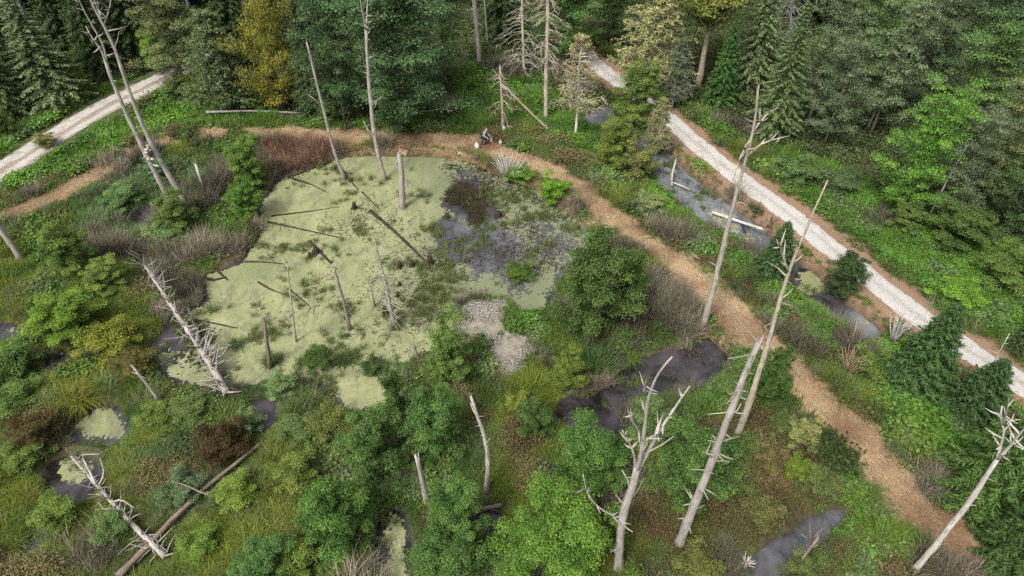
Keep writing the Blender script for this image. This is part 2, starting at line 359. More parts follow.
link("ground", make_mesh("ground", V, grid_faces(len(ax), len(ay)), ground_material(), True, vcol={"zone": zc}))["kind"] = "structure"

def ribbon(name, L, W, dz, m, nx=9, edge=.22, seed=0, drop=.10):
    L = np.asarray(L); n0 = len(L)
    s = np.concatenate([[0], np.cumsum(np.linalg.norm(np.diff(L[:, :2], axis=0), axis=1))]); n = int(s[-1] / .3)
    q = np.linspace(0, s[-1], n); C = np.stack([np.interp(q, s, L[:, k]) for k in range(2)], 1); Wd = np.interp(q, s, np.broadcast_to(W, n0))
    t = unit(np.gradient(C, axis=0)); nn = np.stack([-t[:, 1], t[:, 0]], 1)
    out = []
    for k in range(nx):
        u = -1 + 2 * k / (nx - 1)
        wv = Wd * (1 + edge * 2 * (fbm(q * .9, np.full(n, 3. + np.sign(u) * 2), seed) - .5) * (abs(u) ** 2)) + edge * (vnoise(q * 3.1, np.full(n, np.sign(u)), seed + 9) - .5) * abs(u)
        p = C + nn * (wv * u)[:, None]
        z = h(p[:, 0], p[:, 1]) + dz + .03 * (fbm(p[:, 0], p[:, 1], seed + 2) - .5) - drop * max(0, abs(u) - .72) / .28
        out.append(np.column_stack([p, z]))
    V = np.stack(out, 1).reshape(-1, 3)
    return link(name, make_mesh(name, V, grid_faces(nx, n), m, True, vcol={"u": np.tile(np.linspace(-1, 1, nx), n)}))
M_GRAVEL = gravel_material("pale_gravel", (.37, .35, .325), (.47, .45, .425), (.25, .21, .17), .45)
tag(ribbon("footpath", PATH, PATHW, .05, straw_material(), 11, .28, 31, .12), kind="structure")
vr = ribbon("road_verge", ROADR, 2.35, .03, gravel_material("bare_reddish_soil", (.20, .125, .08), (.26, .17, .11), (.14, .095, .055), .7), 9, .25, 41); vr["kind"] = "structure"
tag(ribbon("gravel_road", ROADR, 1.18, .07, M_GRAVEL, 9, .2, 51), kind="structure")
tag(ribbon("gravel_track", ROADL, 1.7, .05, gravel_material("worn_track_gravel", (.24, .205, .165), (.33, .285, .235), (.17, .135, .095), .6), 9, .22, 61), kind="structure")
tn = unit(np.gradient(ROADL[:, :2], axis=0)); nn = np.stack([-tn[:, 1], tn[:, 0]], 1)
M_WHEEL = gravel_material("wheel_worn_gravel", (.30, .28, .25), (.48, .455, .42), (.24, .20, .16), .25, 0.)
for off, wd in ((.66, .62), (-.85, .38)):
    L2 = ROADL.copy(); L2[:, :2] += nn * off
    tag(ribbon("wheel_track", L2, wd, .075, M_WHEEL, 5, .3, 71 + int(off * 10), .04), kind="structure")

# water
m_any = blurm(is_water, 3)
ys, xs = np.where(m_any > .02)
vid = -np.ones(GX.shape, int); cells = np.zeros(GX.shape, bool); cells[ys, xs] = True; cells[:, -1] = False; cells[-1] = False
cy_, cx_ = np.where(cells)
for a, b in ((0, 0), (0, 1), (1, 0), (1, 1)): vid[cy_ + a, cx_ + b] = 0
vy, vx = np.where(vid == 0); vid[vy, vx] = np.arange(len(vy))
weed = zone(POND, blur=2) * .62
weed *= 1 - .9 * zone([(432, 225), (452, 216), (470, 236), (512, 232), (505, 262), (468, 264), (440, 246)], blur=3)
weed *= 1 - .7 * zone(ell(470, 200, 24, 20), blur=4)
weed *= 1 - .32 * zone([(440, 155), (560, 195), (610, 225), (590, 260), (550, 310), (470, 300), (425, 260), (450, 200)], blur=8)
weed *= 1 - .55 * zone(ell(180, 345, 40, 30), ell(350, 330, 6, 5), blur=6)
weed = np.maximum(weed, .62 * zone(ell(100, 424, 28, 17), ell(72, 472, 16, 15), ell(812, 284, 17, 13, .3), [(384, 512), (403, 508), (408, 590), (384, 590)], ell(6, 330, 8, 6), blur=2))
weed = np.maximum(weed, .33 * zone(ell(863, 322, 18, 9, .6), [(690, 190), (768, 236), (756, 250), (700, 214)], blur=3))
reflect_silt = np.maximum(zone([(640, 140), (680, 145), (775, 230), (760, 255), (700, 220), (650, 185)], ell(602, 117, 18, 13), ell(863, 326, 24, 18), blur=4), .42 * zone([(700, 600), (750, 545), (850, 495), (860, 515), (790, 600)], [(425, 215), (520, 215), (610, 225), (590, 270), (540, 300), (440, 270)], blur=4))  # ditch pools: sky reflection painted into the colour; stream and open pond: murk
link("water", make_mesh("water", np.stack([gx[vx], gy[vy], np.full(len(vx), WATER_Z)], 1), np.stack([vid[cy_, cx_], vid[cy_, cx_ + 1], vid[cy_ + 1, cx_ + 1], vid[cy_ + 1, cx_]], 1), water_material(), True, vcol={"weed": weed[vy, vx], "reflect_silt": reflect_silt[vy, vx]}))["kind"] = "structure"
# duckweed floating on it: small ragged flakes of cover
st = .14
dx = np.arange(-45, 36, st); dy = np.arange(13, 62, st); DX, DY = np.meshgrid(dx, dy)
rg = np.random.default_rng(5)
val = samp(weed, DX, DY) + .55 * (fbm(DX * .55, DY * .55, 91, 5) - .5) + .26 * (fbm(DX * 2.6, DY * 2.6, 92, 3) - .5) + .20 * (rg.random(DX.shape) - .5)
keep = (val > .40) & (samp(is_water, DX, DY) > .35); keep[-1] = False; keep[:, -1] = False
ky, kx = np.where(keep); vid = -np.ones(DX.shape, int)
for a, b in ((0, 0), (0, 1), (1, 0), (1, 1)): vid[ky + a, kx + b] = 0
vy, vx = np.where(vid == 0); vid[vy, vx] = np.arange(len(vy))
Vd = np.stack([dx[vx] + (rg.random(len(vx)) - .5) * st * .7, dy[vy] + (rg.random(len(vx)) - .5) * st * .7, WATER_Z + .006 + .004 * rg.random(len(vx))], 1)
tag(link("duckweed", make_mesh("duckweed", Vd, np.stack([vid[ky, kx], vid[ky, kx + 1], vid[ky + 1, kx + 1], vid[ky + 1, kx]], 1), duckweed_material(), True, vcol={"grey": samp(zone([(400, 150), (600, 190), (615, 240), (560, 320), (440, 340), (400, 280), (440, 200)], blur=30), Vd[:, 0], Vd[:, 1])})), "yellowish green duckweed floating over the still marsh water", "duckweed", kind="stuff")

# ------------------------------------------------------------------ plant generators (mesh data shared by copies)
def gen_broad(seed, H, Rr, cb, nl, lpc, ls, stems=1, asp=.62, spread=.25, open_=1., trunk_r=.012, hang=0., rc=1.):
    g = np.random.default_rng(seed); tb = Tubes(); C = []; RC = []
    for s in range(stems):
        az = g.random() * 6.28; so = spread * Rr * (0 if stems == 1 else 1); top = np.array([math.cos(az) * so, math.sin(az) * so, H * (.86 + .1 * g.random()) * (1 if s == 0 else .75 + .2 * g.random())])
        b0 = np.array([math.cos(az), math.sin(az), 0]) * (.12 * Rr if stems > 1 else 0)
        tt = np.linspace(0, 1, 7)[:, None]
        P = b0 + (top - b0) * tt + (g.random((7, 3)) - .5) * np.array([.05, .05, 0]) * H * .5 * tt; P[0, 2] = -.3
        r0 = H * trunk_r / math.sqrt(stems); tb.add(P, np.linspace(r0, r0 * .18, 7) + np.array([r0 * .35] + [0] * 6), 7, g, .12)
        C.append(P[-1]); RC.append(Rr * .26); n_l = max(4, nl // stems)
        for k in range(n_l):
            t = cb + (1 - cb) * (k + g.random()) / n_l; t = min(t, .96)
            i = t * 6; j = min(int(i), 5); st_ = P[j] + (P[j + 1] - P[j]) * (i - j)
            az2 = k * 2.4 + g.random() * .9 + s; prof = math.sqrt(max(.06, 1 - ((t - (cb + .32 * (1 - cb))) / (1.05 * (1 - cb) if t > cb + .32 * (1 - cb) else .75 * (1 - cb) + .12)) ** 2))
            Ln = Rr * prof * (.58 + .72 * g.random()) * (.8 if stems > 1 else 1); el = R(12 + 48 * t + 14 * (g.random() - .5))
            d = np.array([math.cos(az2) * math.cos(el), math.sin(az2) * math.cos(el), math.sin(el)])
            uu = np.linspace(0, 1, 5)[:, None]
            Q = st_ + d * Ln * uu + np.array([0, 0, 1.]) * Ln * (.12 - hang) * (uu ** 2) + (g.random((5, 3)) - .5) * .12 * Ln * uu
            tb.add(Q, np.linspace(r0 * .42, r0 * .07, 5), 4)
            for f in (.22, .42, .6, .78, .95):
                if g.random() > .93 * open_ and f < .9: continue
                a = f * 4; j = min(int(a), 3); c = Q[j] + (Q[j + 1] - Q[j]) * (a - j)
                c = c + (g.random(3) - .5) * Rr * np.array([.38, .38, .22]); C.append(c); RC.append(rc * Rr * (.15 + .14 * g.random()) * (1.1 if f > .5 else .85))
    C = np.array(C); RC = np.array(RC)
    n = len(C) * lpc; ci = np.repeat(np.arange(len(C)), lpc)
    d = unit(g.normal(size=(n, 3))); d[:, 2] = np.where(d[:, 2] < -.25, -d[:, 2] * .6, d[:, 2])
    rad = g.random(n) ** .45
    P = C[ci] + d * (RC[ci] * rad)[:, None] * np.array([1, 1, asp])
    P[:, 2] = np.maximum(P[:, 2], .04)
    N = unit(d * .55 + np.array([0, 0, .65]) + g.normal(size=(n, 3)) * .42); T = g.normal(size=(n, 3))
    if hang: T = T * .35 + np.array([0, 0, -1.]); N = unit(g.normal(size=(n, 3)) + np.array([0, 0, .3]))
    L = ls * (.6 + .8 * g.random(n)); q, f = leaf_quads(P, N, T, L, L * (.62 if not hang else .4), .12)
    v = np.clip(.5 + .22 * g.normal(size=n) + .5 * (g.random(len(C))[ci] - .5), 0, 1)
    return tb.mesh("trunk", M_BARK), make_mesh("crown", q, f, M_LEAF, fattr=v)
def gen_spruce(seed, H, Rr, z0=.05, lv=34, nb=7, droop=.25, ls=.30, dens=1.):
    g = np.random.default_rng(seed); tb = Tubes()
    tb.add([(0, 0, -.3), (0, 0, H * .3), (.02, .02, H * .7), (0, 0, H)], [H * .014, H * .011, H * .006, .015], 7)
    P = []; T = []; N = []; LL = []
    for k in range(lv):
        t = z0 + (1 - z0) * (k + .5 * g.random()) / lv; z = t * H
        for b in range(nb):
            if g.random() > .95: continue
            az = 2 * math.pi * (b + .6 * g.random()) / nb + k * 1.1; L = Rr * min(1, (t / .13) ** .5 if t < .13 else 1) * (1 - t) ** .82 * (.75 + .42 * g.random()) + .12
            o = np.array([math.cos(az), math.sin(az), 0]); sd_ = np.array([-math.sin(az), math.cos(az), 0]); up0 = .35 - .75 * (1 - t) * droop * 2
            nseg = max(3, int(L / .27 * dens)); prev = None
            for s in range(nseg):
                u = (s + .6) / nseg
                p = o * L * u + np.array([0, 0, z + L * (up0 * u - droop * u * u + .22 * droop * u ** 4)])
                w = (.16 + .34 * L * (1 - u) ** .8 * .55)
                for sg in (-1, 1, 0):
                    dirn = unit(o * (.75 if sg else 1.) + sd_ * sg * .9 + np.array([0, 0, -.28 - .25 * g.random()]) + g.normal(size=3) * .12)
                    P.append(p + dirn * w * .45 + np.array([0, 0, (g.random() - .5) * .1])); T.append(dirn); N.append(unit(np.array([0, 0, 1.]) + g.normal(size=3) * .35)); LL.append(w * 1.15 + .12)
                    if w > .3:
                        d2 = unit(dirn + sd_ * (g.random() - .5) * 1.4 + np.array([0, 0, -.35])); P.append(p + dirn * w * .7 + d2 * .08); T.append(d2); N.append(unit(np.array([0, 0, .8]) + g.normal(size=3) * .5)); LL.append(w * .7 + .1)
            if k % 2 == 0: tb.add([(0, 0, z), o * L * .5 + np.array([0, 0, z + L * (up0 * .5 - droop * .25)]), o * L * .92 + np.array([0, 0, z + L * (up0 - droop * .9) * .92])], [.035, .02, .006], 3)
    P.append(np.array([0, 0, H])); T.append(np.array([0, 0, 1.])); N.append(np.array([1., 0, 0])); LL.append(.6)
    P = np.array(P); LL = np.array(LL)
    q, f = leaf_quads(P, np.array(N), np.array(T), LL, np.clip(LL * .27, .05, ls * .45), .1)
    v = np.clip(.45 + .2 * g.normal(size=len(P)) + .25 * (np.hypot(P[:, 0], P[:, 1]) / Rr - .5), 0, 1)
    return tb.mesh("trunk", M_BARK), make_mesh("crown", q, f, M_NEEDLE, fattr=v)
def gen_feather(seed, H, Rr, lv=26, nb=6, leaves=26, ls=.2, z0=.2, rise=.15):
    """thin airy tree: long bare twigs with sparse foliage (old larch, lichen-hung)"""
    g = np.random.default_rng(seed); tb = Tubes(); n = 8
    P = np.stack([(g.random(n) - .5) * .25, (g.random(n) - .5) * .25, np.linspace(-.3, H, n)], 1); P[0, :2] = 0
    tb.add(P, np.linspace(H * .015, .02, n), 7, g, .1); LP = []; LT = []
    for k in range(lv):
        t = z0 + (1 - z0) * (k + g.random()) / lv; z = t * H
        for b in range(nb):
            az = g.random() * 6.28; L = Rr * (1.05 - t) ** .6 * (.5 + .7 * g.random()); o = np.array([math.cos(az), math.sin(az), 0]); sdv = np.array([-o[1], o[0], 0])
            u = np.linspace(0, 1, 5)[:, None]; Q = np.array([0, 0, z]) + o * L * u + np.array([0, 0, 1.]) * L * (rise * u - .3 * u ** 2 + .3 * u ** 3) + (g.random((5, 3)) - .5) * .2 * u * L * .6
            tb.add(Q, np.linspace(.035, .008, 5), 3)
            for _ in range(4):
                f = .3 + .7 * g.random(); a = f * 4; j = min(int(a), 3); c = Q[j] + (Q[j + 1] - Q[j]) * (a - j); d = unit(o * .5 + sdv * (g.random() - .5) * 2.4 + np.array([0, 0, -.35])); e = c + d * L * .3
                tb.add([c, (c + e) / 2 + (g.random(3) - .5) * .1, e], [.014, .009, .005], 3)
                m = max(1, leaves // 4); uu = g.random((m, 1)); LP.append(c + (e - c) * uu + g.normal(size=(m, 3)) * .09); LT.append(np.repeat(d[None], m, 0))
    LP = np.vstack(LP); LT = np.vstack(LT) + g.normal(size=LP.shape) * .5; m = len(LP)
    L = ls * (.6 + .8 * g.random(m)); q, f = leaf_quads(LP, unit(g.normal(size=(m, 3)) + np.array([0, 0, .5])), LT, L, L * .45, .1)
    return tb.mesh("trunk", M_BARK), make_mesh("crown", q, f, M_LEAF, fattr=np.clip(.5 + .22 * g.normal(size=m), 0, 1))
def blades(g, n, L, wd, lean, base_r, seg=3, droop=.5, fan=None):
    az = g.random(n) * 6.283 if fan is None else g.normal(size=n) * fan; ln = lean * (.3 + g.random(n)) if fan is None else 1.36 + .16 * g.random(n); Ln = L * (.55 + .6 * g.random(n)); b = np.stack([np.cos(g.random(n) * 6.283), np.sin(g.random(n) * 6.283), np.zeros(n)], 1) * (base_r * np.sqrt(g.random(n)))[:, None]
    o = np.stack([np.cos(az), np.sin(az), np.zeros(n)], 1); s = np.stack([-np.sin(az), np.cos(az), np.zeros(n)], 1); V = []; F = []
    for k in range(seg + 1):
        u = k / seg; hz = Ln * (u * np.cos(ln) - droop * ln * u ** 2.2 * .6); ox = Ln * (u * np.sin(ln) + droop * ln * .35 * u * u)
        c = b + o * ox[:, None] + np.array([0, 0, 1.]) * hz[:, None]; wv = wd * (1 - .92 * u) * .5
        V.append(c - s * wv); V.append(c + s * wv)
    V = np.stack(V, 1).reshape(-1, 3); nv = 2 * (seg + 1); i = np.arange(n)[:, None] * nv
    for k in range(seg): F.append(np.concatenate([i + 2 * k, i + 2 * k + 1, i + 2 * k + 3, i + 2 * k + 2], 1))
    v = np.clip(.5 + .25 * g.normal(size=n), 0, 1)
    return V, np.vstack(F), np.tile(v, seg)
def herb(g, n, r, hgt, ls):
    P = np.stack([g.normal(size=n) * r * .5, g.normal(size=n) * r * .5, hgt * g.random(n) ** .7], 1); N = unit(np.array([0, 0, 1.]) + g.normal(size=(n, 3)) * .5)
    L = ls * (.6 + .8 * g.random(n)); q, f = leaf_quads(P, N, g.normal(size=(n, 3)), L, L * .6, .1); return q, f, np.clip(.5 + .25 * g.normal(size=n), 0, 1)

# ------------------------------------------------------------------ scattered cover (geometry-node instances, one object per kind of cover)
def source_collection(name, meshes):
    c = bpy.data.collections.new(name)
    for k, me in enumerate(meshes): c.objects.link(bpy.data.objects.new(name + "_source", me))
    return c
def scatter(name, col, P, rot, scl, tint, label, cat):
    me = bpy.data.meshes.new(name); P = np.asarray(P, np.float32); n = len(P)
    me.vertices.add(n); me.vertices.foreach_set("co", P.ravel())
    a = me.attributes.new("rot", 'FLOAT_VECTOR', 'POINT'); a.data.foreach_set("vector", np.asarray(rot, np.float32).ravel())
    scl = np.asarray(scl, np.float32); scl = np.repeat(scl[:, None], 3, 1) if scl.ndim == 1 else scl
    a = me.attributes.new("scl", 'FLOAT_VECTOR', 'POINT'); a.data.foreach_set("vector", scl.ravel())
    a = me.attributes.new("tint", 'FLOAT_COLOR', 'POINT'); a.data.foreach_set("color", np.hstack([tint, np.ones((n, 1))]).astype(np.float32).ravel())
    a = me.attributes.new("pick", 'INT', 'POINT'); a.data.foreach_set("value", np.random.default_rng(n).integers(0, 64, n).astype(np.int32))
    o = link(name, me); tag(o, label, cat, kind="stuff")
    t = bpy.data.node_groups.new(name + "_nodes", 'GeometryNodeTree')
    t.interface.new_socket("Geometry", in_out='INPUT', socket_type='NodeSocketGeometry'); t.interface.new_socket("Geometry", in_out='OUTPUT', socket_type='NodeSocketGeometry')
    N = t.nodes; Lk = t.links; gi = N.new("NodeGroupInput"); go = N.new("NodeGroupOutput"); ip = N.new("GeometryNodeInstanceOnPoints"); ci = N.new("GeometryNodeCollectionInfo")
    ci.inputs["Collection"].default_value = col; ci.inputs["Separate Children"].default_value = True; ci.inputs["Reset Children"].default_value = True
    def na(nm, ty):
        x = N.new("GeometryNodeInputNamedAttribute"); x.data_type = ty; x.inputs["Name"].default_value = nm; return [s for s in x.outputs if s.enabled and s.name == "Attribute"][0]
    er = N.new("FunctionNodeEulerToRotation"); Lk.new(na("rot", 'FLOAT_VECTOR'), er.inputs[0])
    Lk.new(gi.outputs[0], ip.inputs["Points"]); Lk.new(ci.outputs[0], ip.inputs["Instance"]); ip.inputs["Pick Instance"].default_value = True
    Lk.new(na("pick", 'INT'), ip.inputs["Instance Index"]); Lk.new(er.outputs[0], ip.inputs["Rotation"]); Lk.new(na("scl", 'FLOAT_VECTOR'), ip.inputs["Scale"]); Lk.new(ip.outputs[0], go.inputs[0])
    md = o.modifiers.new("cover", 'NODES'); md.node_group = t
    return o
g = np.random.default_rng(77)
def tm(name, V, F, v, m): return make_mesh(name, V, F, m, fattr=v)
SRC = {
 "grass": source_collection("grass", [tm("g", *blades(g, 40, .55, .034, .75, .3), M_TUFT) for _ in range(4)]),
 "herb": source_collection("herb", [tm("h", *herb(g, 60, .42, .42, .17), M_TUFT) for _ in range(5)]),
 "reed": source_collection("reed", [tm("r", *blades(g, 34, 1.35, .035, .55, .38, 3, .6), M_DRY) for _ in range(4)]),
 "sedge": source_collection("sedge", [tm("s", *blades(g, 80, .72, .028, 1.0, .3, 4, .85), M_TUFT) for _ in range(4)]),
 "heath": source_collection("heath", [tm("b", *herb(g, 90, .42, .55, .10), M_DRY) for _ in range(4)]),
 "straw": source_collection("straw", [tm("w", *blades(g, 26, .6, .02, 1.5, .34, 2, .12, .7), M_DRY) for _ in range(4)]),
 "under": source_collection("undergrowth", [tm("u", *herb(g, 55, .6, .6, .2), M_TUFT) for _ in range(4)]),
}
# candidate points on the ground
def candidates(n):
    x = g.uniform(-80, 80, n); y = g.uniform(11, 118, n)
    k = (np.abs(x) < .78 * y + 16); return x[k], y[k]
x, y = candidates(520000)
dens = np.interp(y, [11, 30, 45, 70, 118], [1, 1, .72, .42, .2]); k = g.random(len(x)) < dens; x, y = x[k], y[k]
wet = samp(is_water, x, y); dp = samp(np.minimum(d_path, 9), x, y); dr = samp(np.minimum(d_rr, 9), x, y); dl = samp(np.minimum(d_rl, 9), x, y)
n1 = fbm(x * .16, y * .16, 101); n2 = fbm(x * .5, y * .5, 102); n3 = fbm(x * .08, y * .08, 103); rr = g.random(len(x))
hw = h(x, y)
zf, zr, zrr, zh, zt, zy, zb = [samp(m, x, y) for m in (z_forest, z_reed, z_redreed, z_heath, z_teal, z_yellow, z_bank)]
zst = samp(z_stone, x, y)
dp = dp + 2.2 * (x < -9) * sstep(.62, .70, fbm(x * .45, y * .45, 111)) * (np.abs(x + 20) < 60)
open_ = (wet < .25) & (zst * (1.4 - n2) + .5 * rr < .96) & (dp > .92 + .55 * n2) & (dr > 1.35 + .9 * n2) & (dl > 2.0 + 1.0 * n2)
edgy = (dr < 2.6) & (rr > .25) | (dp < 1.8) & (rr > .55)
open_ &= ~edgy
kind = np.full(len(x), "", object)
sc = {"grass": .22 + .5 * n2 + .55 * zb * n1 * 1.6, "herb": .15 + .55 * n1 + .75 * zb * (1.2 - n1), "reed": 1.0 * zr * (.45 + .8 * n2) + 1.2 * zrr * (.5 + n2) + .7 * sstep(.58, .70, fbm(x * .3, y * .3, 104)) * (1 - zb), "sedge": .3 + .55 * (1 - n2) + .95 * zy + .35 * zt, "heath": 1.08 * zh * (.6 + .8 * n2) + .6 * sstep(.57, .68, fbm(x * .26, y * .26, 105)) * (1 - zb) * (1 - zt), "under": 2.2 * zf}
def cells(x, y, size, seed):
    wx = x + size * .9 * (fbm(x * .8 / size, y * .8 / size, seed + 1) - .5) + size * .5 * (fbm(x * 2.2 / size, y * 2.2 / size, seed + 3) - .5); wy = y + size * .9 * (fbm(x * .8 / size, y * .8 / size, seed + 2) - .5) + size * .5 * (fbm(x * 2.2 / size, y * 2.2 / size, seed + 4) - .5)
    i0 = np.floor(wx / size); j0 = np.floor(wy / size); bd = np.full(len(x), 1e9); bi = i0.copy(); bj = j0.copy()
    for a in (-1, 0, 1):
        for b in (-1, 0, 1):
            i = i0 + a; j = j0 + b; d = (wx / size - i - hash2(i, j, seed)) ** 2 + (wy / size - j - hash2(i, j, seed + 50)) ** 2; m = d < bd; bd[m] = d[m]; bi[m] = i[m]; bj[m] = j[m]
    return bi, bj, np.sqrt(bd)
CI, CJ, CD = cells(x, y, 2.1, 400)
cellv = lambda sd: hash2(CI, CJ, sd)
names = list(sc); CG = -np.log(-np.log(np.clip(np.stack([cellv(500 + q) for q in range(len(names))], 1), 1e-4, 1 - 1e-4))); sv = CG * .24 + np.stack([np.asarray(sc[k_], float) for k_ in names], 1) + g.gumbel(size=(len(x), len(names))) * .09
best = sv.argmax(1)
shore = np.clip(blurm(is_water, 12) * 3.4, 0, 1)
d_log = np.full(GX.shape, 1e9)
for a_, b_ in (((165, 556), (71, 456)), ((118, 576), (262, 442)), ((226, 392), (144, 264)), ((206, 114), (302, 115)), ((470, 513), (501, 506)), ((757, 342), (690, 260))): d_log = np.minimum(d_log, line_dist(np.array([G(*a_), G(*b_)]), 2))
# bare gaps
open_ &= (fbm(x * .9, y * .9, 110) + .25 * g.random(len(x)) > .30)
lerp = lambda a, b, t: np.array(a)[None] * (1 - t[:, None]) + np.array(b)[None] * t[:, None]
PAL = {"grass": ((.065, .125, .024), (.135, .175, .045)), "herb": ((.065, .135, .024), (.125, .20, .04)), "reed": ((.085, .085, .055), (.20, .17, .125)), "sedge": ((.075, .13, .024), (.165, .20, .04)), "heath": ((.08, .055, .028), (.125, .115, .048)), "under": ((.04, .06, .022), (.095, .115, .045))}
LAB = {"grass": ("fresh green grass growing over banks and marsh edges", "grass"), "herb": ("low broad leaved green herbs covering the banks", "herbs"), "reed": ("standing dry brown reeds beside the duckweed pond", "reeds"), "sedge": ("yellow green arching sedge covering the marsh", "sedge"), "heath": ("low brown twiggy heath plants on the boggy ground", "heath"), "under": ("dark green undergrowth on the forest floor", "undergrowth")}
for i, nm in enumerate(names):
    k = open_ & (best == i)
    if nm == "under": k &= (rr < .75)
    X, Y = x[k], y[k]; n = len(X); t = np.clip(.75 * cellv(600)[k] + .5 * fbm(X * .22, Y * .22, 120 + i) - .12 + .14 * g.normal(size=n), 0, 1)
    c = lerp(*PAL[nm], t)
    if nm == "reed":
        f = np.clip(zrr[k] * 1.2, 0, 1)[:, None]; c = c * (1 - f) + np.array([.185, .115, .075]) * f
    if nm in ("sedge", "grass", "herb"):
        f = np.clip(zy[k], 0, 1)[:, None] * .7; c = c * (1 - f) + np.array([.17, .20, .03]) * f
        f = np.clip(zt[k], 0, 1)[:, None] * .8; c = c * (1 - f) + np.array([.12, .18, .085]) * f
        f = np.clip(zb[k], 0, 1)[:, None] * .8; c = c * (1 - f) + np.array([.10, .205, .03]) * f
    if nm in ("sedge", "grass", "herb"):
        q1 = sstep(.52, .68, fbm(X * .55, Y * .55, 131 + i))[:, None] * .45 * (1 - .8 * np.clip(zb[k], 0, 1)[:, None]); c = c * (1 - q1) + np.array([.12, .115, .065]) * q1
        q1 = sstep(.55, .70, fbm(X * .42, Y * .42, 137 + i))[:, None] * .6; c = c * (1 - q1) + np.array([.055, .13, .028]) * q1
        q1 = sstep(.58, .72, fbm(X * .6, Y * .6, 143 + i))[:, None] * .6; c = c * (1 - q1) + np.array([.125, .155, .085]) * q1
    c *= (.82 + .36 * g.random((n, 1)))
    s = (.65 + .7 * g.random(n)) * np.interp(Y, [15, 60, 110], [.9, 1.15, 1.5])
    s *= .72 + .6 * cellv(610)[k] * np.clip(1.35 - .9 * CD[k], .35, 1)
    c *= (.78 + .5 * cellv(620)[k])[:, None]
    if nm in ('herb', 'under'): s = np.minimum(s, 1.25)
    near_w = samp(shore, X, Y); s *= np.where(nm == 'reed', 1 - .3 * near_w, 1 - .65 * near_w); s *= .45 + .55 * sstep(.5, 1.4, samp(np.minimum(d_log, 9), X, Y))
    if nm in ("grass", "sedge", "herb"): s *= .45 + 1.15 * fbm(X * .4, Y * .4, 140 + i)
    scatter({"under": "undergrowth", "herb": "herbs", "reed": "reeds"}.get(nm, nm), SRC[nm], np.stack([X, Y, h(X, Y) - .03], 1), np.stack([g.normal(size=n) * .12, g.normal(size=n) * .12, g.random(n) * 6.28], 1), s, c, *LAB[nm])
# straw on the path
n = 17000; q = g.integers(0, len(PATH) - 1, n); u = g.random(n)[:, None]; p = PATH[q, :2] * (1 - u) + PATH[q + 1, :2] * u + g.normal(size=(n, 2)) * (PATHW[q] * .52)[:, None]
k = (fbm(p[:, 0] * .8, p[:, 1] * .8, 152) + .2 * g.random(n) > .42) & (samp(d_path, p[:, 0], p[:, 1]) < 2.6) & (g.random(n) < np.clip(45 / p[:, 1], .4, 1)); p = p[k]; q = q[k]; n = len(p); dirp = np.arctan2(*(PATH[q + 1, :2] - PATH[q, :2]).T[::-1]) + g.normal(size=n) * .5 + math.pi * g.integers(0, 2, n); t = np.clip(fbm(p[:, 0] * .6, p[:, 1] * .6, 150) * 2.2 - .55 + .26 * g.normal(size=n), 0, 1)
scatter("straw", SRC["straw"], np.column_stack([p, h(p[:, 0], p[:, 1]) + .05]), np.stack([g.normal(size=n) * .05, g.normal(size=n) * .05, dirp], 1), .6 + .6 * g.random(n), lerp((.19, .115, .065), (.46, .345, .21), t), "cut orange brown straw strewn along the embankment path", "straw")
zmid = zone(ell(410, 230, 70, 50), ell(440, 290, 60, 40), ell(520, 250, 50, 40), ell(500, 180, 40, 18), blur=10)
zlow = zone(ell(285, 374, 60, 14), ell(340, 365, 40, 14), ell(285, 318, 45, 22), ell(330, 335, 40, 12), ell(195, 350, 30, 22), ell(440, 300, 30, 30), ell(648, 384, 26, 12), ell(600, 412, 26, 16), ell(715, 345, 14, 10), ell(830, 515, 14, 8), ell(740, 210, 12, 8), ell(74, 495, 14, 10), blur=5)
# plants standing in the water: sparse green emergents and dark waterweed
n = 26000; X = g.uniform(-40, 30, n); Y = g.uniform(14, 56, n); wv = samp(is_water, X, Y)
cl = fbm(X * .45, Y * .45, 160) + .10 * samp(zmid, X, Y) + .17 * samp(zlow, X, Y); k = (wv > .5) & (cl + .10 * g.normal(size=n) > .735); X, Y = X[k], Y[k]; n = len(X)
scatter("water_grass", SRC["grass"], np.stack([X, Y, np.full(n, WATER_Z)], 1), np.stack([g.normal(size=n) * .2, g.normal(size=n) * .2, g.random(n) * 6.28], 1), .5 + .6 * g.random(n), lerp((.07, .10, .03), (.15, .17, .06), g.random(n)), "sparse green grass clumps rising out of the duckweed", "water grass")
wz = zone(ell(464, 195, 18, 12), ell(474, 214, 9, 18), ell(482, 196, 10, 10), blur=4); n = 30000; X = g.uniform(-8, 2, n); Y = g.uniform(36, 54, n); k = samp(wz, X, Y) * fbm(X * 1.1, Y * 1.1, 9) + .14 * g.normal(size=n) > .60; X, Y = X[k], Y[k]; n = len(X)
scatter("waterweed", SRC["heath"], np.stack([X, Y, np.full(n, WATER_Z - .02)], 1), np.stack([g.normal(size=n) * .2, g.normal(size=n) * .2, g.random(n) * 6.28], 1), np.stack([.8 + .5 * g.random(n)] * 2 + [.25 + .2 * g.random(n)], 1), lerp((.028, .026, .014), (.06, .05, .028), g.random(n)), "dark brown waterweed patch on the open pond water", "waterweed")
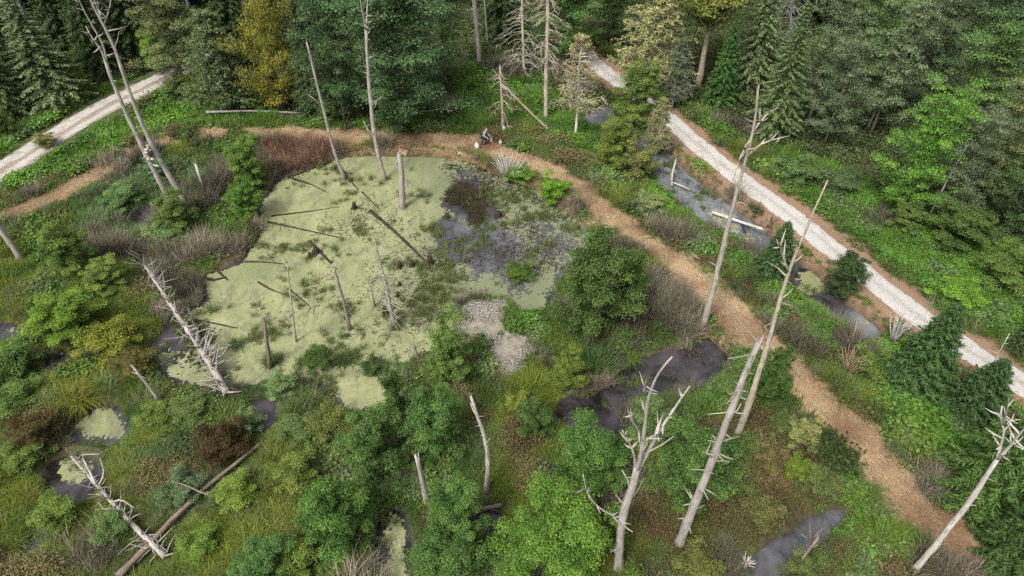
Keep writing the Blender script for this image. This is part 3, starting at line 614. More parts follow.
# floating debris: short dark sticks and clots on the duckweed
def sticks(k):
    t = Tubes()
    for _ in range(k):
        a = g.random() * 3.14; l = .12 + .4 * g.random() ** 2; c = g.normal(size=3) * [.35, .35, 0]; e = np.array([math.cos(a), math.sin(a), .1 * g.random()]) * l; t.add([c - e / 2, c + e / 2], [.03, .015], 3)
    V = np.vstack(t.V); F = np.vstack(t.F); T3 = np.vstack(t.T); me = make_mesh("d", V, [F, T3], M_DRY, fattr=np.full(len(F) + len(T3), .5)); return me
SRC["debris"] = source_collection("debris", [sticks(9) for _ in range(5)])
n = 9000; X = g.uniform(-36, 14, n); Y = g.uniform(26, 56, n); k = (samp(is_water, X, Y) > .6) & (fbm(X * .28, Y * .28, 171) + .1 * g.normal(size=n) + .25 * samp(zmid, X, Y) > .83); X, Y = X[k], Y[k]; n = len(X)
scatter("debris", SRC["debris"], np.stack([X, Y, np.full(n, WATER_Z + .01)], 1), np.stack([np.zeros(n), np.zeros(n), g.random(n) * 6.28], 1), .6 + .7 * g.random(n), lerp((.03, .025, .018), (.10, .08, .06), g.random(n)), "small dark twigs and clots floating on the duckweed", "debris")
# pale stones on the mud bank
def stone(k):
    a = np.array([(0, 0, 1), (1, 0, 0), (0, 1, 0), (-1, 0, 0), (0, -1, 0), (0, 0, -.5)], float) * (.6 + .6 * g.random((6, 1))) * [.16, .12, .09]
    F = np.array([(0, 1, 2), (0, 2, 3), (0, 3, 4), (0, 4, 1), (5, 2, 1), (5, 3, 2), (5, 4, 3), (5, 1, 4)]); return make_mesh("p", a, F, M_DRY, fattr=g.random(8) * .5 + .3)
SRC["stones"] = source_collection("stones", [stone(k) for k in range(6)])
zs = zone(ell(482, 312, 25, 13), ell(462, 328, 7, 16), ell(497, 341, 11, 7), ell(522, 357, 14, 10), ell(505, 368, 26, 12), ell(480, 352, 16, 16), ell(515, 382, 16, 10), ell(535, 352, 12, 8), blur=3)
n = 60000; X = g.uniform(-4, 3, n); Y = g.uniform(24, 37, n); k = g.random(n) < np.clip((samp(zs, X, Y) * (.2 + 1.1 * fbm(X * 1.3, Y * 1.3, 181)) - .36) * .8, 0, .3); X, Y = X[k], Y[k]; n = len(X)
scatter("rubble", SRC["stones"], np.stack([X, Y, np.maximum(h(X, Y), WATER_Z) + .05], 1), np.stack([g.normal(size=n) * .4, g.normal(size=n) * .4, g.random(n) * 6.28], 1), .2 + .5 * g.random(n) ** 2, lerp((.22, .195, .17), (.46, .43, .40), g.random(n)), "pale pinkish white stone rubble on the mud bank by the pond", "rubble")
#@@TREES@@
# ------------------------------------------------------------------ live trees and bushes
LIB = {
 "broad": (13, 4.2, [gen_broad(200 + k, 13, 4.2, .10, 36, 190, .175) for k in range(4)]),
 "high": (14, 4.6, [gen_broad(215, 14, 4.6, .5, 30, 200, .22, trunk_r=.024)]),
 "loose": (14, 3.6, [gen_broad(220 + k, 14, 3.6, .14, 32, 150, .15, open_=.85) for k in range(3)]),
 "willow": (12, 4.2, [gen_broad(230 + k, 12, 4.2, .08, 34, 230, .2, asp=1.0, hang=.25) for k in range(2)]),
 "bush": (4.5, 2.1, [gen_broad(240 + k, 4.5, 2.1, .10, 36, 270, .095, stems=5, asp=.78, rc=.85, open_=.88) for k in range(4)]),
 "alder": (6, 3.2, [gen_broad(250 + k, 6, 3.2, .12, 44, 300, .11, stems=5, asp=.8, rc=.72, open_=.8) for k in range(2)]),
 "low": (2.2, 1.6, [gen_broad(260 + k, 2.2, 1.6, .08, 26, 150, .09, stems=6, asp=.75, open_=.8) for k in range(3)]),
 "spruce": (15, 3.2, [gen_spruce(270 + k, 15, 3.2, .05, 40, 8, .25, .30, 1.25) for k in range(3)]),
 "young": (6, 2.2, [gen_spruce(280 + k, 6, 2.2, .03, 32, 10, .2, .22, 2.2) for k in range(3)]),
 "mid": (8, 3.2, [gen_spruce(285 + k, 8, 3.2, .02, 46, 12, .22, .19, 2.0) for k in range(2)]),
 "feather": (14, 3.2, [gen_feather(290 + k, 14, 3.2, 34, 8, 68, .2) for k in range(2)]),
 "larch": (9, 2.3, [gen_feather(295, 9, 2.3, 22, 7, 40, .14, .3, .3)]),
}
count = {}
NAME = {"broad": "broadleaf_tree", "loose": "broadleaf_tree", "high": "broadleaf_tree", "willow": "drooping_tree", "bush": "bush", "alder": "alder_bush", "low": "low_bush", "spruce": "spruce_tree", "young": "young_spruce", "mid": "spruce_tree", "feather": "feathery_tree", "larch": "larch_tree"}
CAT = {"bush": "bush", "alder": "bush", "low": "bush", "young": "spruce", "mid": "spruce", "spruce": "spruce", "larch": "larch"}
rt = random.Random(4)
def plant(kind, bx, by, topy, wpx, col, label, group=None, trunk=(.10, .09, .07)):
    H0, R0, lib = LIB[kind]; c = count.get(kind, 0); count[kind] = c + 1
    if kind in ("young", "mid"): by -= .22 * wpx
    if kind in ("bush", "low", "alder"):
        sn = math.sin(PITCH + math.atan((by - 288) / FPX)); span = by - topy
        by = by - min(.40 * wpx * sn, .42 * span); topy = topy + min(.16 * wpx * sn, .2 * span)
    b = ground(bx, by); b[2] = max(b[2], WATER_Z)
    Ht = on_depth(bx, topy, b[1])[2] - b[2]; mid = b + np.array([0, 0, Ht * .45]); Rd = wpx / 2 * metres(mid); Ht = max(Ht, .55 * Rd)
    t, cr = lib[c % len(lib)]
    e = link(NAME[kind], None, loc=b); e.rotation_euler = (0, 0, rt.random() * 6.28); e.scale = (Rd / R0, Rd / R0, Ht / H0)
    k = 1.3 + .3 * rt.random()
    link("trunk", t, e, color=trunk); link("crown", cr, e, color=[col[0] * k * (.95 if kind in ('loose', 'broad') else 1.02), col[1] * k * 1.04, col[2] * k * (1.05 if kind in ('loose', 'broad') else .85)])
    tag(e, label, CAT.get(kind, "tree"), group); return e
DK = (.042, .062, .028); SP = (.075, .105, .05); SPG = (.115, .145, .078); MID = (.078, .115, .038); BR = (.10, .185, .032); YG = (.095, .125, .030); YE = (.155, .15, .036); GG = (.105, .125, .065); OL = (.115, .125, .05); LI = (.25, .245, .12); BG = (.055, .10, .04)
FOREST = [
 # upper left wood
 ("spruce", 58, 106, -12, 88, SPG, "large grey green spruce with layered drooping boughs behind the left track"),
 ("spruce", 14, 118, 8, 60, SP, "dark spruce at the left picture edge beside the big layered spruce"),
 ("low", 8, 118, 62, 44, YG, "yellowing bush at the left picture edge against dark spruces"),
 ("spruce", 106, 78, -80, 62, DK, "very dark spruce right behind the tops of the twin dead trunks"),
 ("spruce", 140, 66, -70, 66, DK, "blackish green spruce between twin dead trunks and the light green tree"),
 ("spruce", 78, 70, -90, 66, DK, "dark spruce filling the gap behind the large layered spruce"),
 ("spruce", 20, 80, -70, 80, DK, "dark forest spruce behind the left picture corner"),
 ("bush", 58, 108, 72, 40, OL, "olive green bush at the foot of the large layered spruce"),
 ("low", 86, 103, 64, 22, YG, "small yellow green bush beside the pale left track"),
 ("low", 8, 146, 112, 34, MID, "round green bush on the verge above the left track end"),
 ("low", 46, 152, 135, 26, OL, "small brownish bush standing on the edge of the pale left track"),
 ("bush", 160, 78, 32, 32, BR, "bright green young tree where the left track enters the wood"),
 ("broad", 188, 92, -6, 72, OL, "tall olive green tree over the end of the left track"),
 ("feather", 232, 112, 12, 92, (.085, .115, .055), "grey green airy tree with pale stem and hanging twigs above the fallen white log"),
 ("bush", 198, 103, 72, 44, YG, "yellow green bush under the airy grey green tree"),
 ("low", 178, 108, 86, 36, MID, "low green bush beside the left track's inner end"),
 ("willow", 283, 112, -30, 72, YE, "golden yellow autumn tree with drooping foliage"),
 ("spruce", 245, 75, -90, 70, DK, "dark conifer in shade behind the golden yellow tree"),
 ("spruce", 318, 118, -30, 52, DK, "dark narrow conifer between golden tree and the broad dark tree"),
 ("bush", 262, 116, 92, 30, MID, "small green bush in front of the golden yellow tree"),
 ("broad", 402, 130, -22, 132, (.056, .092, .036), "massive dark green rounded tree at the top of the straw path"),
 ("broad", 346, 126, -25, 76, (.055, .088, .034), "dark green tree overlapped by the massive rounded tree"),
 ("broad", 445, 88, -60, 62, MID, "green tree rising behind the massive rounded dark tree"),
 ("low", 428, 130, 105, 40, (.06, .10, .03), "low green bush at the foot of the massive rounded tree"),
 ("low", 330, 128, 104, 36, MID, "low bush at the foot of the dark narrow conifer"),
 # top middle
 ("spruce", 500, 40, -110, 60, DK, "dark spruce deep in shade behind the grey standing trunks"),
 ("broad", 566, 66, -60, 84, (.07, .12, .03), "green leafy tree behind the tall bare trunk with mossy foot"),
 ("broad", 612, 48, -70, 56, (.055, .09, .028), "dark green tree left of the lichen covered tree"),
 ("feather", 648, 92, -25, 88, LI, "pale yellowish lichen covered tree overhanging the gravel road", None, (.42, .40, .33)),
 ("high", 697, 92, -55, 104, (.115, .135, .04), "yellow green broad tree with thick mossy trunk at the roadside", None, (.30, .27, .20)),
 ("young", 718, 116, 22, 38, (.042, .085, .028), "slim dark green conifer beside the thick mossy trunk"),
 ("larch", 575, 137, 34, 60, (.20, .17, .09), "small pale tan larch with bare white stem by the ditch", None, (.55, .52, .44)),
 ("feather", 672, 108, 40, 40, (.10, .12, .08), "thin grey green sapling under the lichen covered tree", None, (.35, .34, .30)),
 ("bush", 632, 145, 62, 56, (.085, .125, .035), "green bush hiding the gravel road below the lichen covered tree"),
 ("bush", 612, 180, 118, 48, YG, "yellow green bush between the straw path and the small ditch pool"),
 ("low", 640, 192, 150, 46, OL, "olive bush on the ditch bank beside the path"),
 ("feather", 655, 160, 98, 36, (.17, .17, .08), "thin yellowish sapling leaning over the dark ditch water", None, (.50, .47, .38)),
 ("spruce", 748, 92, -60, 60, SPG, "grey green spruce behind the slim dark conifer"),
 ("spruce", 772, 134, 2, 66, SP, "dark green conifer at the road bend behind the forked dead snag"),
 # right wood
 ("loose", 806, 128, -30, 72, (.095, .12, .058), "grey green tree at the wood edge above the forked snag"),
 ("loose", 822, 150, 35, 60, GG, "dull green loose crowned tree over the heathery road bank"),
 ("broad", 842, 92, -55, 76, MID, "green broad tree in the top row above the road bank"),
 ("loose", 868, 140, 5, 72, (.105, .13, .065), "grey green tree with slanting pale stem among the right wood"),
 ("broad", 885, 70, -70, 76, MID, "broad green tree in the back row of the right wood"),
 ("broad", 900, 215, 108, 74, BR, "bright fresh green tree standing forward at the wood edge"),
 ("loose", 915, 118, -12, 70, (.08, .10, .05), "dark dull tree with bare branches behind the bright green tree"),
 ("broad", 950, 158, 28, 84, (.075, .115, .035), "large mid green tree right of the bright green tree"),
 ("broad", 935, 80, -60, 80, (.07, .10, .04), "dark green tree in the back row behind the large mid green tree"),
 ("spruce", 1010, 120, -40, 84, SP, "blue green spruce near the top right picture corner"),
 ("broad", 985, 70, -70, 80, (.062, .09, .04), "dark tree in the top right picture corner"),
 ("loose", 940, 222, 108, 62, GG, "thin grey green tree showing two slanting pale stems"),
 ("loose", 972, 205, 95, 66, OL, "olive green tree next to the two slanting pale stems"),
 ("bush", 982, 215, 155, 42, BG, "small bushy green tree in front of the olive tree"),
 ("broad", 1012, 195, 100, 66, YG, "yellow green tree at the right picture edge"),
 ("broad", 1010, 250, 168, 76, (.06, .092, .032), "rounded green tree low at the right picture edge"),
 ("bush", 955, 262, 205, 68, (.06, .095, .032), "dense green bush on the bank below the slanting pale stems"),
 ("bush", 1000, 305, 245, 70, (.07, .11, .032), "green bramble bush on the right bank above the road"),
 ("bush", 905, 238, 205, 40, MID, "dark bush in the shade under the bright fresh green tree"),
 ("low", 955, 312, 282, 60, BR, "low bright green bush on the grassy road bank"),
 ("low", 792, 190, 158, 52, (.075, .12, .05), "low grey green bush on the inner road bank near the forked snag"),
 ("low", 838, 205, 172, 60, (.06, .09, .045), "low dark bush on the road bank under the heathery slope"),
 ("young", 1024, 362, 300, 40, DK, "small dark spruce cut by the right picture edge above the road"),
 # between path and road
 ("young", 912, 402, 304, 74, (.036, .066, .026), "dark young spruce beside the white road next to the grey dead shrub"),
 ("young", 968, 430, 360, 66, (.034, .062, .025), "low dark spruce by the white road at the right"),
 ("mid", 985, 535, 392, 128, (.05, .088, .026), "large bright tipped spruce behind the leaning white snag"),
 ("mid", 1012, 585, 490, 100, (.04, .07, .025), "dark spruce in the lower right picture corner"),
 ("young", 772, 285, 222, 44, (.036, .064, .028), "dark bushy conifer by the ditch left of the tall slanting snag"),
 ("bush", 838, 312, 254, 44, (.040, .068, .028), "dark green bush between the two round ditch pools"),
 ("bush", 843, 300, 262, 24, DK, "small dark upright bush at the road edge by the ditch pools"),
 ("low", 645, 215, 198, 40, (.15, .18, .09), "pale grey green bush on the path bank opposite the white ditch log"),
 ("low", 815, 350, 318, 60, (.06, .11, .028), "leafy green bush between the straw path and the ditch"),
 ("low", 862, 388, 352, 50, (.07, .105, .03), "green bush below the twisted dead stump"),
]
MARSH = [
 ("alder", 592, 362, 236, 108, (.058, .092, .030), "largest rounded green alder bush at the right side of the duckweed pond"),
 ("bush", 622, 330, 258, 50, (.062, .105, .03), "smaller alder bush joined to the largest rounded one"),
 ("bush", 447, 402, 326, 52, (.085, .13, .038), "slender light green bush beside the white stony bank"),
 ("bush", 436, 470, 388, 66, (.060, .110, .034), "green alder bush left of the knobby white snag"),
 ("bush", 376, 500, 418, 72, (.058, .10, .032), "green alder bush beside the small duckweed inlet"),
 ("bush", 344, 572, 478, 84, (.055, .105, .028), "leafy green bush left of the narrow duckweed channel"),
 ("bush", 455, 566, 482, 70, (.058, .105, .03), "large alder bush behind the short white stump"),
 ("bush", 450, 605, 530, 84, (.05, .09, .028), "dark green bush at the bottom edge beside the narrow duckweed channel"),
 ("alder", 560, 610, 498, 138, (.080, .145, .028), "big bright green bush at the bottom edge beside the forked white snag"),
 ("bush", 592, 510, 428, 84, (.050, .095, .026), "dark green bush behind the big bright bush"),
 ("bush", 535, 450, 398, 44, (.060, .10, .032), "small green bush below the white stony bank"),
 ("bush", 566, 400, 356, 44, YG, "yellow green bush at the lower rim of the largest alder"),
 ("bush", 768, 414, 350, 36, (.052, .092, .026), "upright green bush beside the straw path by the tall slanting snag"),
 ("bush", 692, 530, 428, 84, (.065, .115, .035), "green bush behind the long straight white pole"),
 ("bush", 650, 455, 398, 56, (.075, .115, .045), "grey green bush between the forked snag and the long pole"),
 ("bush", 250, 196, 142, 42, (.075, .125, .032), "upper green bush at the left rim of the duckweed pond"),
 ("bush", 252, 226, 180, 40, (.075, .14, .03), "lower bright bush at the left rim of the duckweed pond"),
 ("bush", 182, 244, 196, 48, (.085, .125, .038), "green bush hiding the feet of the twin dead trunks"),
 ("bush", 82, 292, 222, 56, (.085, .13, .034), "tall green bush in the left marsh below the brown reeds"),
 ("bush", 108, 305, 262, 48, (.10, .135, .038), "light green bush joined to the tall left marsh bush"),
 ("bush", 72, 360, 300, 74, (.095, .15, .028), "rounded bright green bush left of the fallen spruce skeleton"),
 ("low", 118, 370, 325, 62, (.13, .145, .028), "yellowish bush right of the rounded bright one"),
 ("low", 140, 382, 352, 50, (.085, .075, .028), "low brown green bush near the fallen spruce skeleton"),
 ("low", 15, 395, 350, 60, (.055, .095, .03), "dark green bush at the left picture edge"),
 ("low", 20, 420, 390, 56, (.07, .11, .032), "lower green bush at the left picture edge"),
 ("low", 225, 470, 426, 62, (.045, .032, .016), "reddish brown bush where the brown log ends"),
 ("low", 42, 455, 415, 60, (.045, .036, .016), "dark reddish brown bush left of the small duckweed pool"),
 ("low", 318, 378, 352, 40, (.045, .075, .024), "dark green sedgy bush in front of the duckweed pond"),
 ("low", 374, 385, 358, 30, (.045, .072, .024), "dark bush by the duckweed inlet"),
 ("low", 397, 428, 372, 32, (.05, .088, .028), "narrow dark green bush between duckweed inlet and slender bush"),
 ("low", 282, 402, 376, 36, (.10, .145, .065), "pale green bush on the spit below the pond"),
 ("low", 795, 488, 458, 34, (.11, .15, .03), "round lime green bush on the brown heath"),
 ("low", 800, 455, 420, 42, (.15, .16, .07), "pale yellowish bush beside the straw path above the lime bush"),
 ("bush", 270, 605, 548, 70, (.055, .11, .035), "green bush cut by the bottom edge left of centre"),
 ("low", 330, 450, 412, 56, (.09, .105, .035), "olive bush in the marsh below the duckweed inlet"),
 ("low", 520, 290, 264, 36, (.06, .10, .025), "small grassy bush standing in the grey shallows"),
 ("low", 555, 210, 180, 42, (.09, .17, .025), "bright green plant mound on the pond beside the path"),
 ("low", 520, 195, 172, 36, (.085, .15, .03), "green plant mound left of the bright mound"),
 ("low", 168, 250, 222, 44, (.11, .16, .07), "pale green bush in the reeds below the twin dead trunks"),
 ("low", 120, 215, 188, 46, (.09, .15, .06), "blue green plant mound by the tiny upper left pool"),
 ("low", 160, 185, 160, 30, (.08, .15, .075), "small blue green shrub beside the twin dead trunks"),
 ("low", 740, 470, 440, 46, (.065, .09, .03), "dark low bush beside the foot of the tall slanting snag"),
 ("low", 760, 530, 498, 56, (.075, .075, .032), "brownish bush on the heath above the grey stream"),
]
for t in FOREST: plant(*t[:7], *([t[7]] if len(t) > 7 and t[7] else [None]), **({"trunk": t[8]} if len(t) > 8 else {}))
MARSH += [
 ("low", 190, 428, 402, 46, (.075, .105, .038), "green shrub just above the reddish brown bush"),
 ("low", 182, 505, 478, 52, (.075, .11, .06), "blue green low shrub above the long brown log"),
 ("low", 62, 530, 500, 56, (.085, .125, .03), "green shrub below the small pool with the fallen snag"),
 ("low", 240, 512, 484, 50, (.10, .14, .03), "yellow green shrub right of the long brown log"),
 ("low", 302, 446, 418, 44, (.085, .12, .05), "pale green shrub behind the left alder row"),
 ("low", 205, 562, 536, 50, (.085, .135, .03), "fresh green shrub near the bottom below the long brown log"),
 ("low", 300, 500, 462, 54, (.095, .12, .032), "olive shrub left of the alder by the duckweed inlet"),
 ("low", 158, 432, 408, 40, (.10, .135, .035), "yellow green shrub right of the small duckweed pool"),
 ("low", 30, 478, 448, 48, (.075, .11, .03), "green shrub below the dark reddish brown bush"),
 ("low", 300, 588, 552, 56, (.09, .13, .03), "yellowish shrub on the bottom edge left of the alder"),
 ("low", 404, 480, 446, 42, (.065, .11, .035), "green shrub between the two alders behind the short white stump"),
 ("low", 506, 585, 545, 50, (.06, .105, .03), "green shrub at the bottom edge left of the big bright bush"),
 ("low", 250, 440, 412, 34, (.08, .115, .055), "pale shrub beside the tiny grey puddle"),
 ("low", 655, 500, 470, 44, (.07, .105, .035), "green shrub between the forked snag's foot and the long pole"),
 ("low", 520, 425, 396, 36, (.115, .135, .032), "yellow green shrub at the foot of the pale stony bank"),
 ("low", 730, 402, 378, 44, (.075, .115, .042), "green shrub between the dark pool and the tall slanting snag"),
 ("low", 730, 505, 470, 56, (.075, .095, .035), "brownish green shrub right of the long white pole on the heath"),
 ("low", 765, 480, 450, 44, (.10, .085, .04), "dull brown shrub left of the round lime bush"),
 ("low", 820, 500, 472, 46, (.085, .105, .04), "olive shrub above the head of the grey stream"),
 ("low", 690, 590, 552, 56, (.095, .105, .035), "olive shrub on the bottom edge by the long pole's foot"),
 ("low", 800, 590, 560, 50, (.075, .095, .035), "dark olive shrub below the grey stream"),
 ("low", 780, 440, 415, 36, (.07, .10, .035), "green shrub between slanting snag and straw path"),
 ("low", 115, 545, 520, 44, (.08, .13, .045), "green shrub left of the crossing of the two fallen logs"),
]
for t in MARSH: plant(*t)

# sedge tussocks: fountains of arching blades
TUS = []
for k in range(4):
    V_, F_, v_ = blades(np.random.default_rng(300 + k), 420, 1.15, .04, 1.2, .5, 5, .8); TUS.append(make_mesh("tussock", V_, F_, M_BLADE, fattr=v_))
TT = [(75, 398, 70, (.17, .185, .028), "large yellow green sedge tussock above the small left duckweed pool"), (52, 385, 46, (.15, .17, .03), "yellow green tussock left of the large one"), (104, 392, 40, (.15, .165, .03), "yellow tussock between bright bush and duckweed pool"),
 (862, 500, 46, (.115, .19, .028), "fresh green tussock beside the straw path above the stream mouth"), (885, 535, 74, (.115, .20, .026), "largest fresh green tussock between stream and straw path"), (850, 545, 50, (.095, .15, .03), "green tussock at the head of the grey stream"), (918, 545, 52, (.12, .19, .03), "bright tussock beside the leaning white snag's foot"), (870, 572, 56, (.12, .155, .055), "grey green tussock on the bottom edge right of the stream"),
 (130, 470, 54, (.15, .165, .028), "yellow tussock right of the fallen forked snag"), (150, 445, 46, (.14, .155, .03), "yellow green tussock above the brown fallen log"), (112, 498, 40, (.12, .14, .03), "tussock under the fallen forked snag"), (255, 520, 70, (.14, .16, .03), "big yellowish tussock in the lower left marsh"), (290, 480, 50, (.12, .14, .035), "olive tussock beside the brown log's upper end"), (285, 545, 56, (.13, .155, .03), "yellow green tussock near the bottom bushes"), (215, 560, 52, (.115, .15, .03), "green tussock below the brown fallen log"), (175, 540, 44, (.11, .15, .03), "tussock beside the crossing of the two fallen logs"),
 (520, 470, 46, (.13, .145, .028), "olive tussock right of the knobby white snag"), (528, 520, 46, (.12, .14, .028), "olive green tussock above the big bright bush"), (515, 440, 40, (.14, .14, .03), "tussock behind the knobby white snag"), (655, 560, 54, (.12, .135, .03), "tussock between forked snag and long pole's foot"), (690, 570, 46, (.11, .12, .032), "tussock at the foot of the long white pole"), (25, 500, 54, (.125, .145, .03), "yellow green tussock at the lower left edge"), (15, 545, 46, (.11, .14, .03), "tussock near the bottom left picture corner"), (100, 555, 50, (.085, .14, .035), "green tussock left of the log crossing"),
 (720, 425, 36, (.10, .15, .04), "green tussock between the long pole and the slanting snag"), (630, 355, 34, (.12, .17, .035), "bright tussock at the edge of the dark pool"), (15, 290, 46, (.15, .135, .03), "brownish yellow tussock at the left edge of the marsh"), (345, 365, 44, (.055, .08, .025), "dark tussock at the lower shore of the duckweed pond"), (275, 365, 40, (.07, .10, .03), "green tussock by the dark standing stump"), (400, 385, 30, (.06, .095, .03), "dark tussock beside the narrow dark bush"), (238, 350, 34, (.08, .12, .05), "tussock at the root of the fallen spruce skeleton"), (680, 400, 40, (.10, .15, .05), "grey green tussock below the dark pool"), (730, 545, 40, (.10, .09, .035), "brown tussock above the grey stream")]
for k, (px, py, wp, c, lb) in enumerate(TT):
    b = ground(px, py); b[2] = max(b[2], WATER_Z) - .03; s = wp * metres(b) / 2 / 1.45
    o = link("sedge_tussock", TUS[k % 4], loc=b, color=c); o.scale = (s, s, s * .85); o.rotation_euler = (0, 0, rt.random() * 6); tag(o, lb, "tussock", "sedge tussocks in the marsh")

# far wood beyond the clearing: one mass
def merged(tc):
    t, c = tc; n = []
    for me in (t, c):
        V_ = np.empty(len(me.vertices) * 3, np.float32); me.vertices.foreach_get("co", V_); L_ = np.empty(len(me.loops), np.int32); me.loops.foreach_get("vertex_index", L_); T_ = np.empty(len(me.polygons), np.int32); me.polygons.foreach_get("loop_total", T_); n.append((V_.reshape(-1, 3), L_, T_))
    (V1, L1, T1), (V2, L2, T2) = n; me = bpy.data.meshes.new("mass"); VV = np.vstack([V1, V2]); me.vertices.add(len(VV)); me.vertices.foreach_set("co", VV.ravel()); LL = np.concatenate([L1, L2 + len(V1)]); TT_ = np.concatenate([T1, T2])
    me.loops.add(len(LL)); me.loops.foreach_set("vertex_index", LL); me.polygons.add(len(TT_)); me.polygons.foreach_set("loop_start", np.concatenate([[0], np.cumsum(TT_)[:-1]]).astype(np.int32))
    me.polygons.foreach_set("material_index", np.concatenate([np.zeros(len(T1)), np.ones(len(T2))]).astype(np.int32))
    a = me.attributes.new("v", 'FLOAT', 'FACE'); a.data.foreach_set("value", np.concatenate([np.full(len(T1), .5), g.random(len(T2))]).astype(np.float32))
    me.materials.append(M_BARK); me.materials.append(M_MASS); me.update(calc_edges=True); return me
SRC["wood"] = source_collection("wood", [merged(LIB["spruce"][2][0]), merged(LIB["broad"][2][0]), merged(LIB["spruce"][2][1]), merged(LIB["loose"][2][0])])
pts = []
for _ in range(9000):
    X = g.uniform(-120, 120); Y = g.uniform(60, 150); px = 512 + X / (Y * cP + CAM_H * sP) * FPX; t_ = Y * cP + CAM_H * sP; py = 288 - ((Y * sP - CAM_H * cP) / t_) * FPX
    inv = (py < 30 and (px < 450 or px > 780 or py < -10) and not (px > 470 and px < 640 and py > -70)) or (px > 1080 and py < 260) or (px < -70 and py < 120)
    if not inv or samp(np.minimum(d_rr, 9), X, Y) < 4 or abs(X) > .95 * Y + 25: continue
    if all((X - q[0]) ** 2 + (Y - q[1]) ** 2 > 17 for q in pts): pts.append((X, Y))
P_ = np.array(pts); n = len(P_)
scatter("forest", SRC["wood"], np.column_stack([P_, h(P_[:, 0], P_[:, 1])]), np.stack([np.zeros(n)] * 2 + [g.random(n) * 6.28], 1), .95 + .4 * g.random(n), lerp((.035, .052, .025), (.085, .11, .045), g.random(n)), "dense dark mixed forest beyond the clearing", "forest")

# ------------------------------------------------------------------ dead standing trees, drawn branch by branch
rs = np.random.default_rng(8)
def dense(P, step=.6):
    P = np.array(P, float)
    if len(P) > 2: P = smooth_line(P, 4)
    s = np.concatenate([[0], np.cumsum(np.linalg.norm(np.diff(P, axis=0), axis=1))]); n = max(3, int(s[-1] / step)); q = np.linspace(0, s[-1], n)
    return np.stack([np.interp(q, s, P[:, k]) for k in range(3)], 1)
PALE = (.285, .262, .23); GREY = (.18, .16, .14); DARK = (.035, .028, .02); TAN = (.24, .185, .13); WHITE = (.40, .37, .33)
def snag(pts, d0, d1, branches=(), stubs=0, col=PALE, label="", name="dead_tree", cat="dead tree", stub_len=.5, group=None, lean=0., ext=0.):
    """pts: trunk outline base to top in sight lines over the base's ground distance; d0, d1 diameters seen"""
    b = ground(*pts[0]); b[2] = max(b[2], WATER_Z); m = metres(b)
    P = [b] + [on_depth(x_, y_, b[1] + lean * k / len(pts)) for k, (x_, y_) in enumerate(pts[1:], 1)]
    if ext: P.append(P[-1] + unit(P[-1] - P[-2]) * ext)
    e = link(name, None, loc=b); tag(e, label, cat, group)
    Q = dense(P) - b; Q[0, 2] -= .4; n = len(Q); u = np.linspace(0, 1, n)
    Q[1:-1, :2] += (rs.random((n - 2, 2)) - .5) * np.minimum(.07, .03 * d0 * m)
    r = (d0 * (1 - u) + d1 * u) * .5 * np.array([metres(q_ + b) for q_ in Q]) * .70; r[0] *= 1.35; r[1:] *= 1 + .14 * (rs.random(n - 1) - .5)
    t = Tubes(); t.add(Q, r, 11, rs, .16, True, min(.5, r[-1] * 5)); link("trunk", t.mesh("trunk", M_DEAD), e, color=col)
    for bp, w0 in branches:
        k = len(bp); dz_ = (rs.random() - .5) * 2.2
        B = np.array([on_depth(x_, y_, b[1] + dz_ * (j / max(1, k - 1))) for j, (x_, y_) in enumerate(bp)]) - b
        B = dense(B, .4); t = Tubes(); t.add(B, np.linspace(w0, max(.5, w0 * .35), len(B)) * metres(B[0] + b) * .36, 6, rs, .15)
        if w0 > 1.4 and len(B) > 3:
            for _ in range(6):
                j = rs.integers(1, len(B) - 1); d = unit(rs.normal(size=3) + np.array([0, 0, .5])); l = .25 + .5 * rs.random(); t.add([B[j], B[j] + d * l * .5, B[j] + d * l + np.array([0, 0, .08])], [w0 * .25 * m, w0 * .18 * m, .008], 4)
        link("branch", t.mesh("branch", M_DEAD), e, color=col)
    if stubs:
        t = Tubes()
        for _ in range(stubs):
            f = .15 + .83 * rs.random(); j = int(f * (n - 1)); az = rs.random() * 6.28; l = stub_len * (.3 + rs.random()); d = np.array([math.cos(az), math.sin(az), .35 * (rs.random() - .4)])
            r0 = max(.018, r[j] * .25); t.add([Q[j], Q[j] + d * l * .55, Q[j] + d * l + np.array([0, 0, (rs.random() - .5) * .3 * l])], [r0, r0 * .7, r0 * .35], 4)
        o = link("branch_stubs", t.mesh("branch_stubs", M_DEAD), e, color=col); o["kind"] = "stuff"
    return e
B_ = lambda w, *p: (list(p), w)
snag([(172, 207), (163, 188), (148, 158), (133, 128), (122, 103), (112, 80), (106, 62)], 8, 4.5, [B_(3.2, (106, 62), (100, 48), (92, 38), (86, 26)), B_(3, (107, 62), (103, 45), (95, 30), (88, 18), (80, 2), (74, -12)), B_(2, (88, 18), (82, 8), (76, 8))], 10, PALE, "left one of the twin pale dead trunks, splitting into two thin tops", stub_len=.5)
snag([(187, 204), (178, 190), (163, 165), (144, 128), (128, 88), (117, 55), (106, 30), (93, 5), (86, -12)], 8.5, 3, [B_(2.6, (104, 27), (98, 10), (92, -8)), B_(2.6, (103, 26), (108, 14), (111, 0), (110, -10)), B_(2.4, (108, 31), (118, 29), (128, 26)), B_(2, (115, 47), (118, 38), (119, 31)), B_(2, (102, 20), (99, 12), (97, -6))], 12, PALE, "right one of the twin pale dead trunks, tallest, with forked top")
snag([(346, 184), (338, 162), (331, 140), (324, 112), (316, 80), (310, 55), (307, 44)], 5, 2.6, [B_(1.8, (319, 104), (314, 99), (308, 94)), B_(1.6, (322, 118), (314, 120), (309, 115))], 10, (.27, .24, .21), "slim grey dead trunk rising before the golden yellow tree")
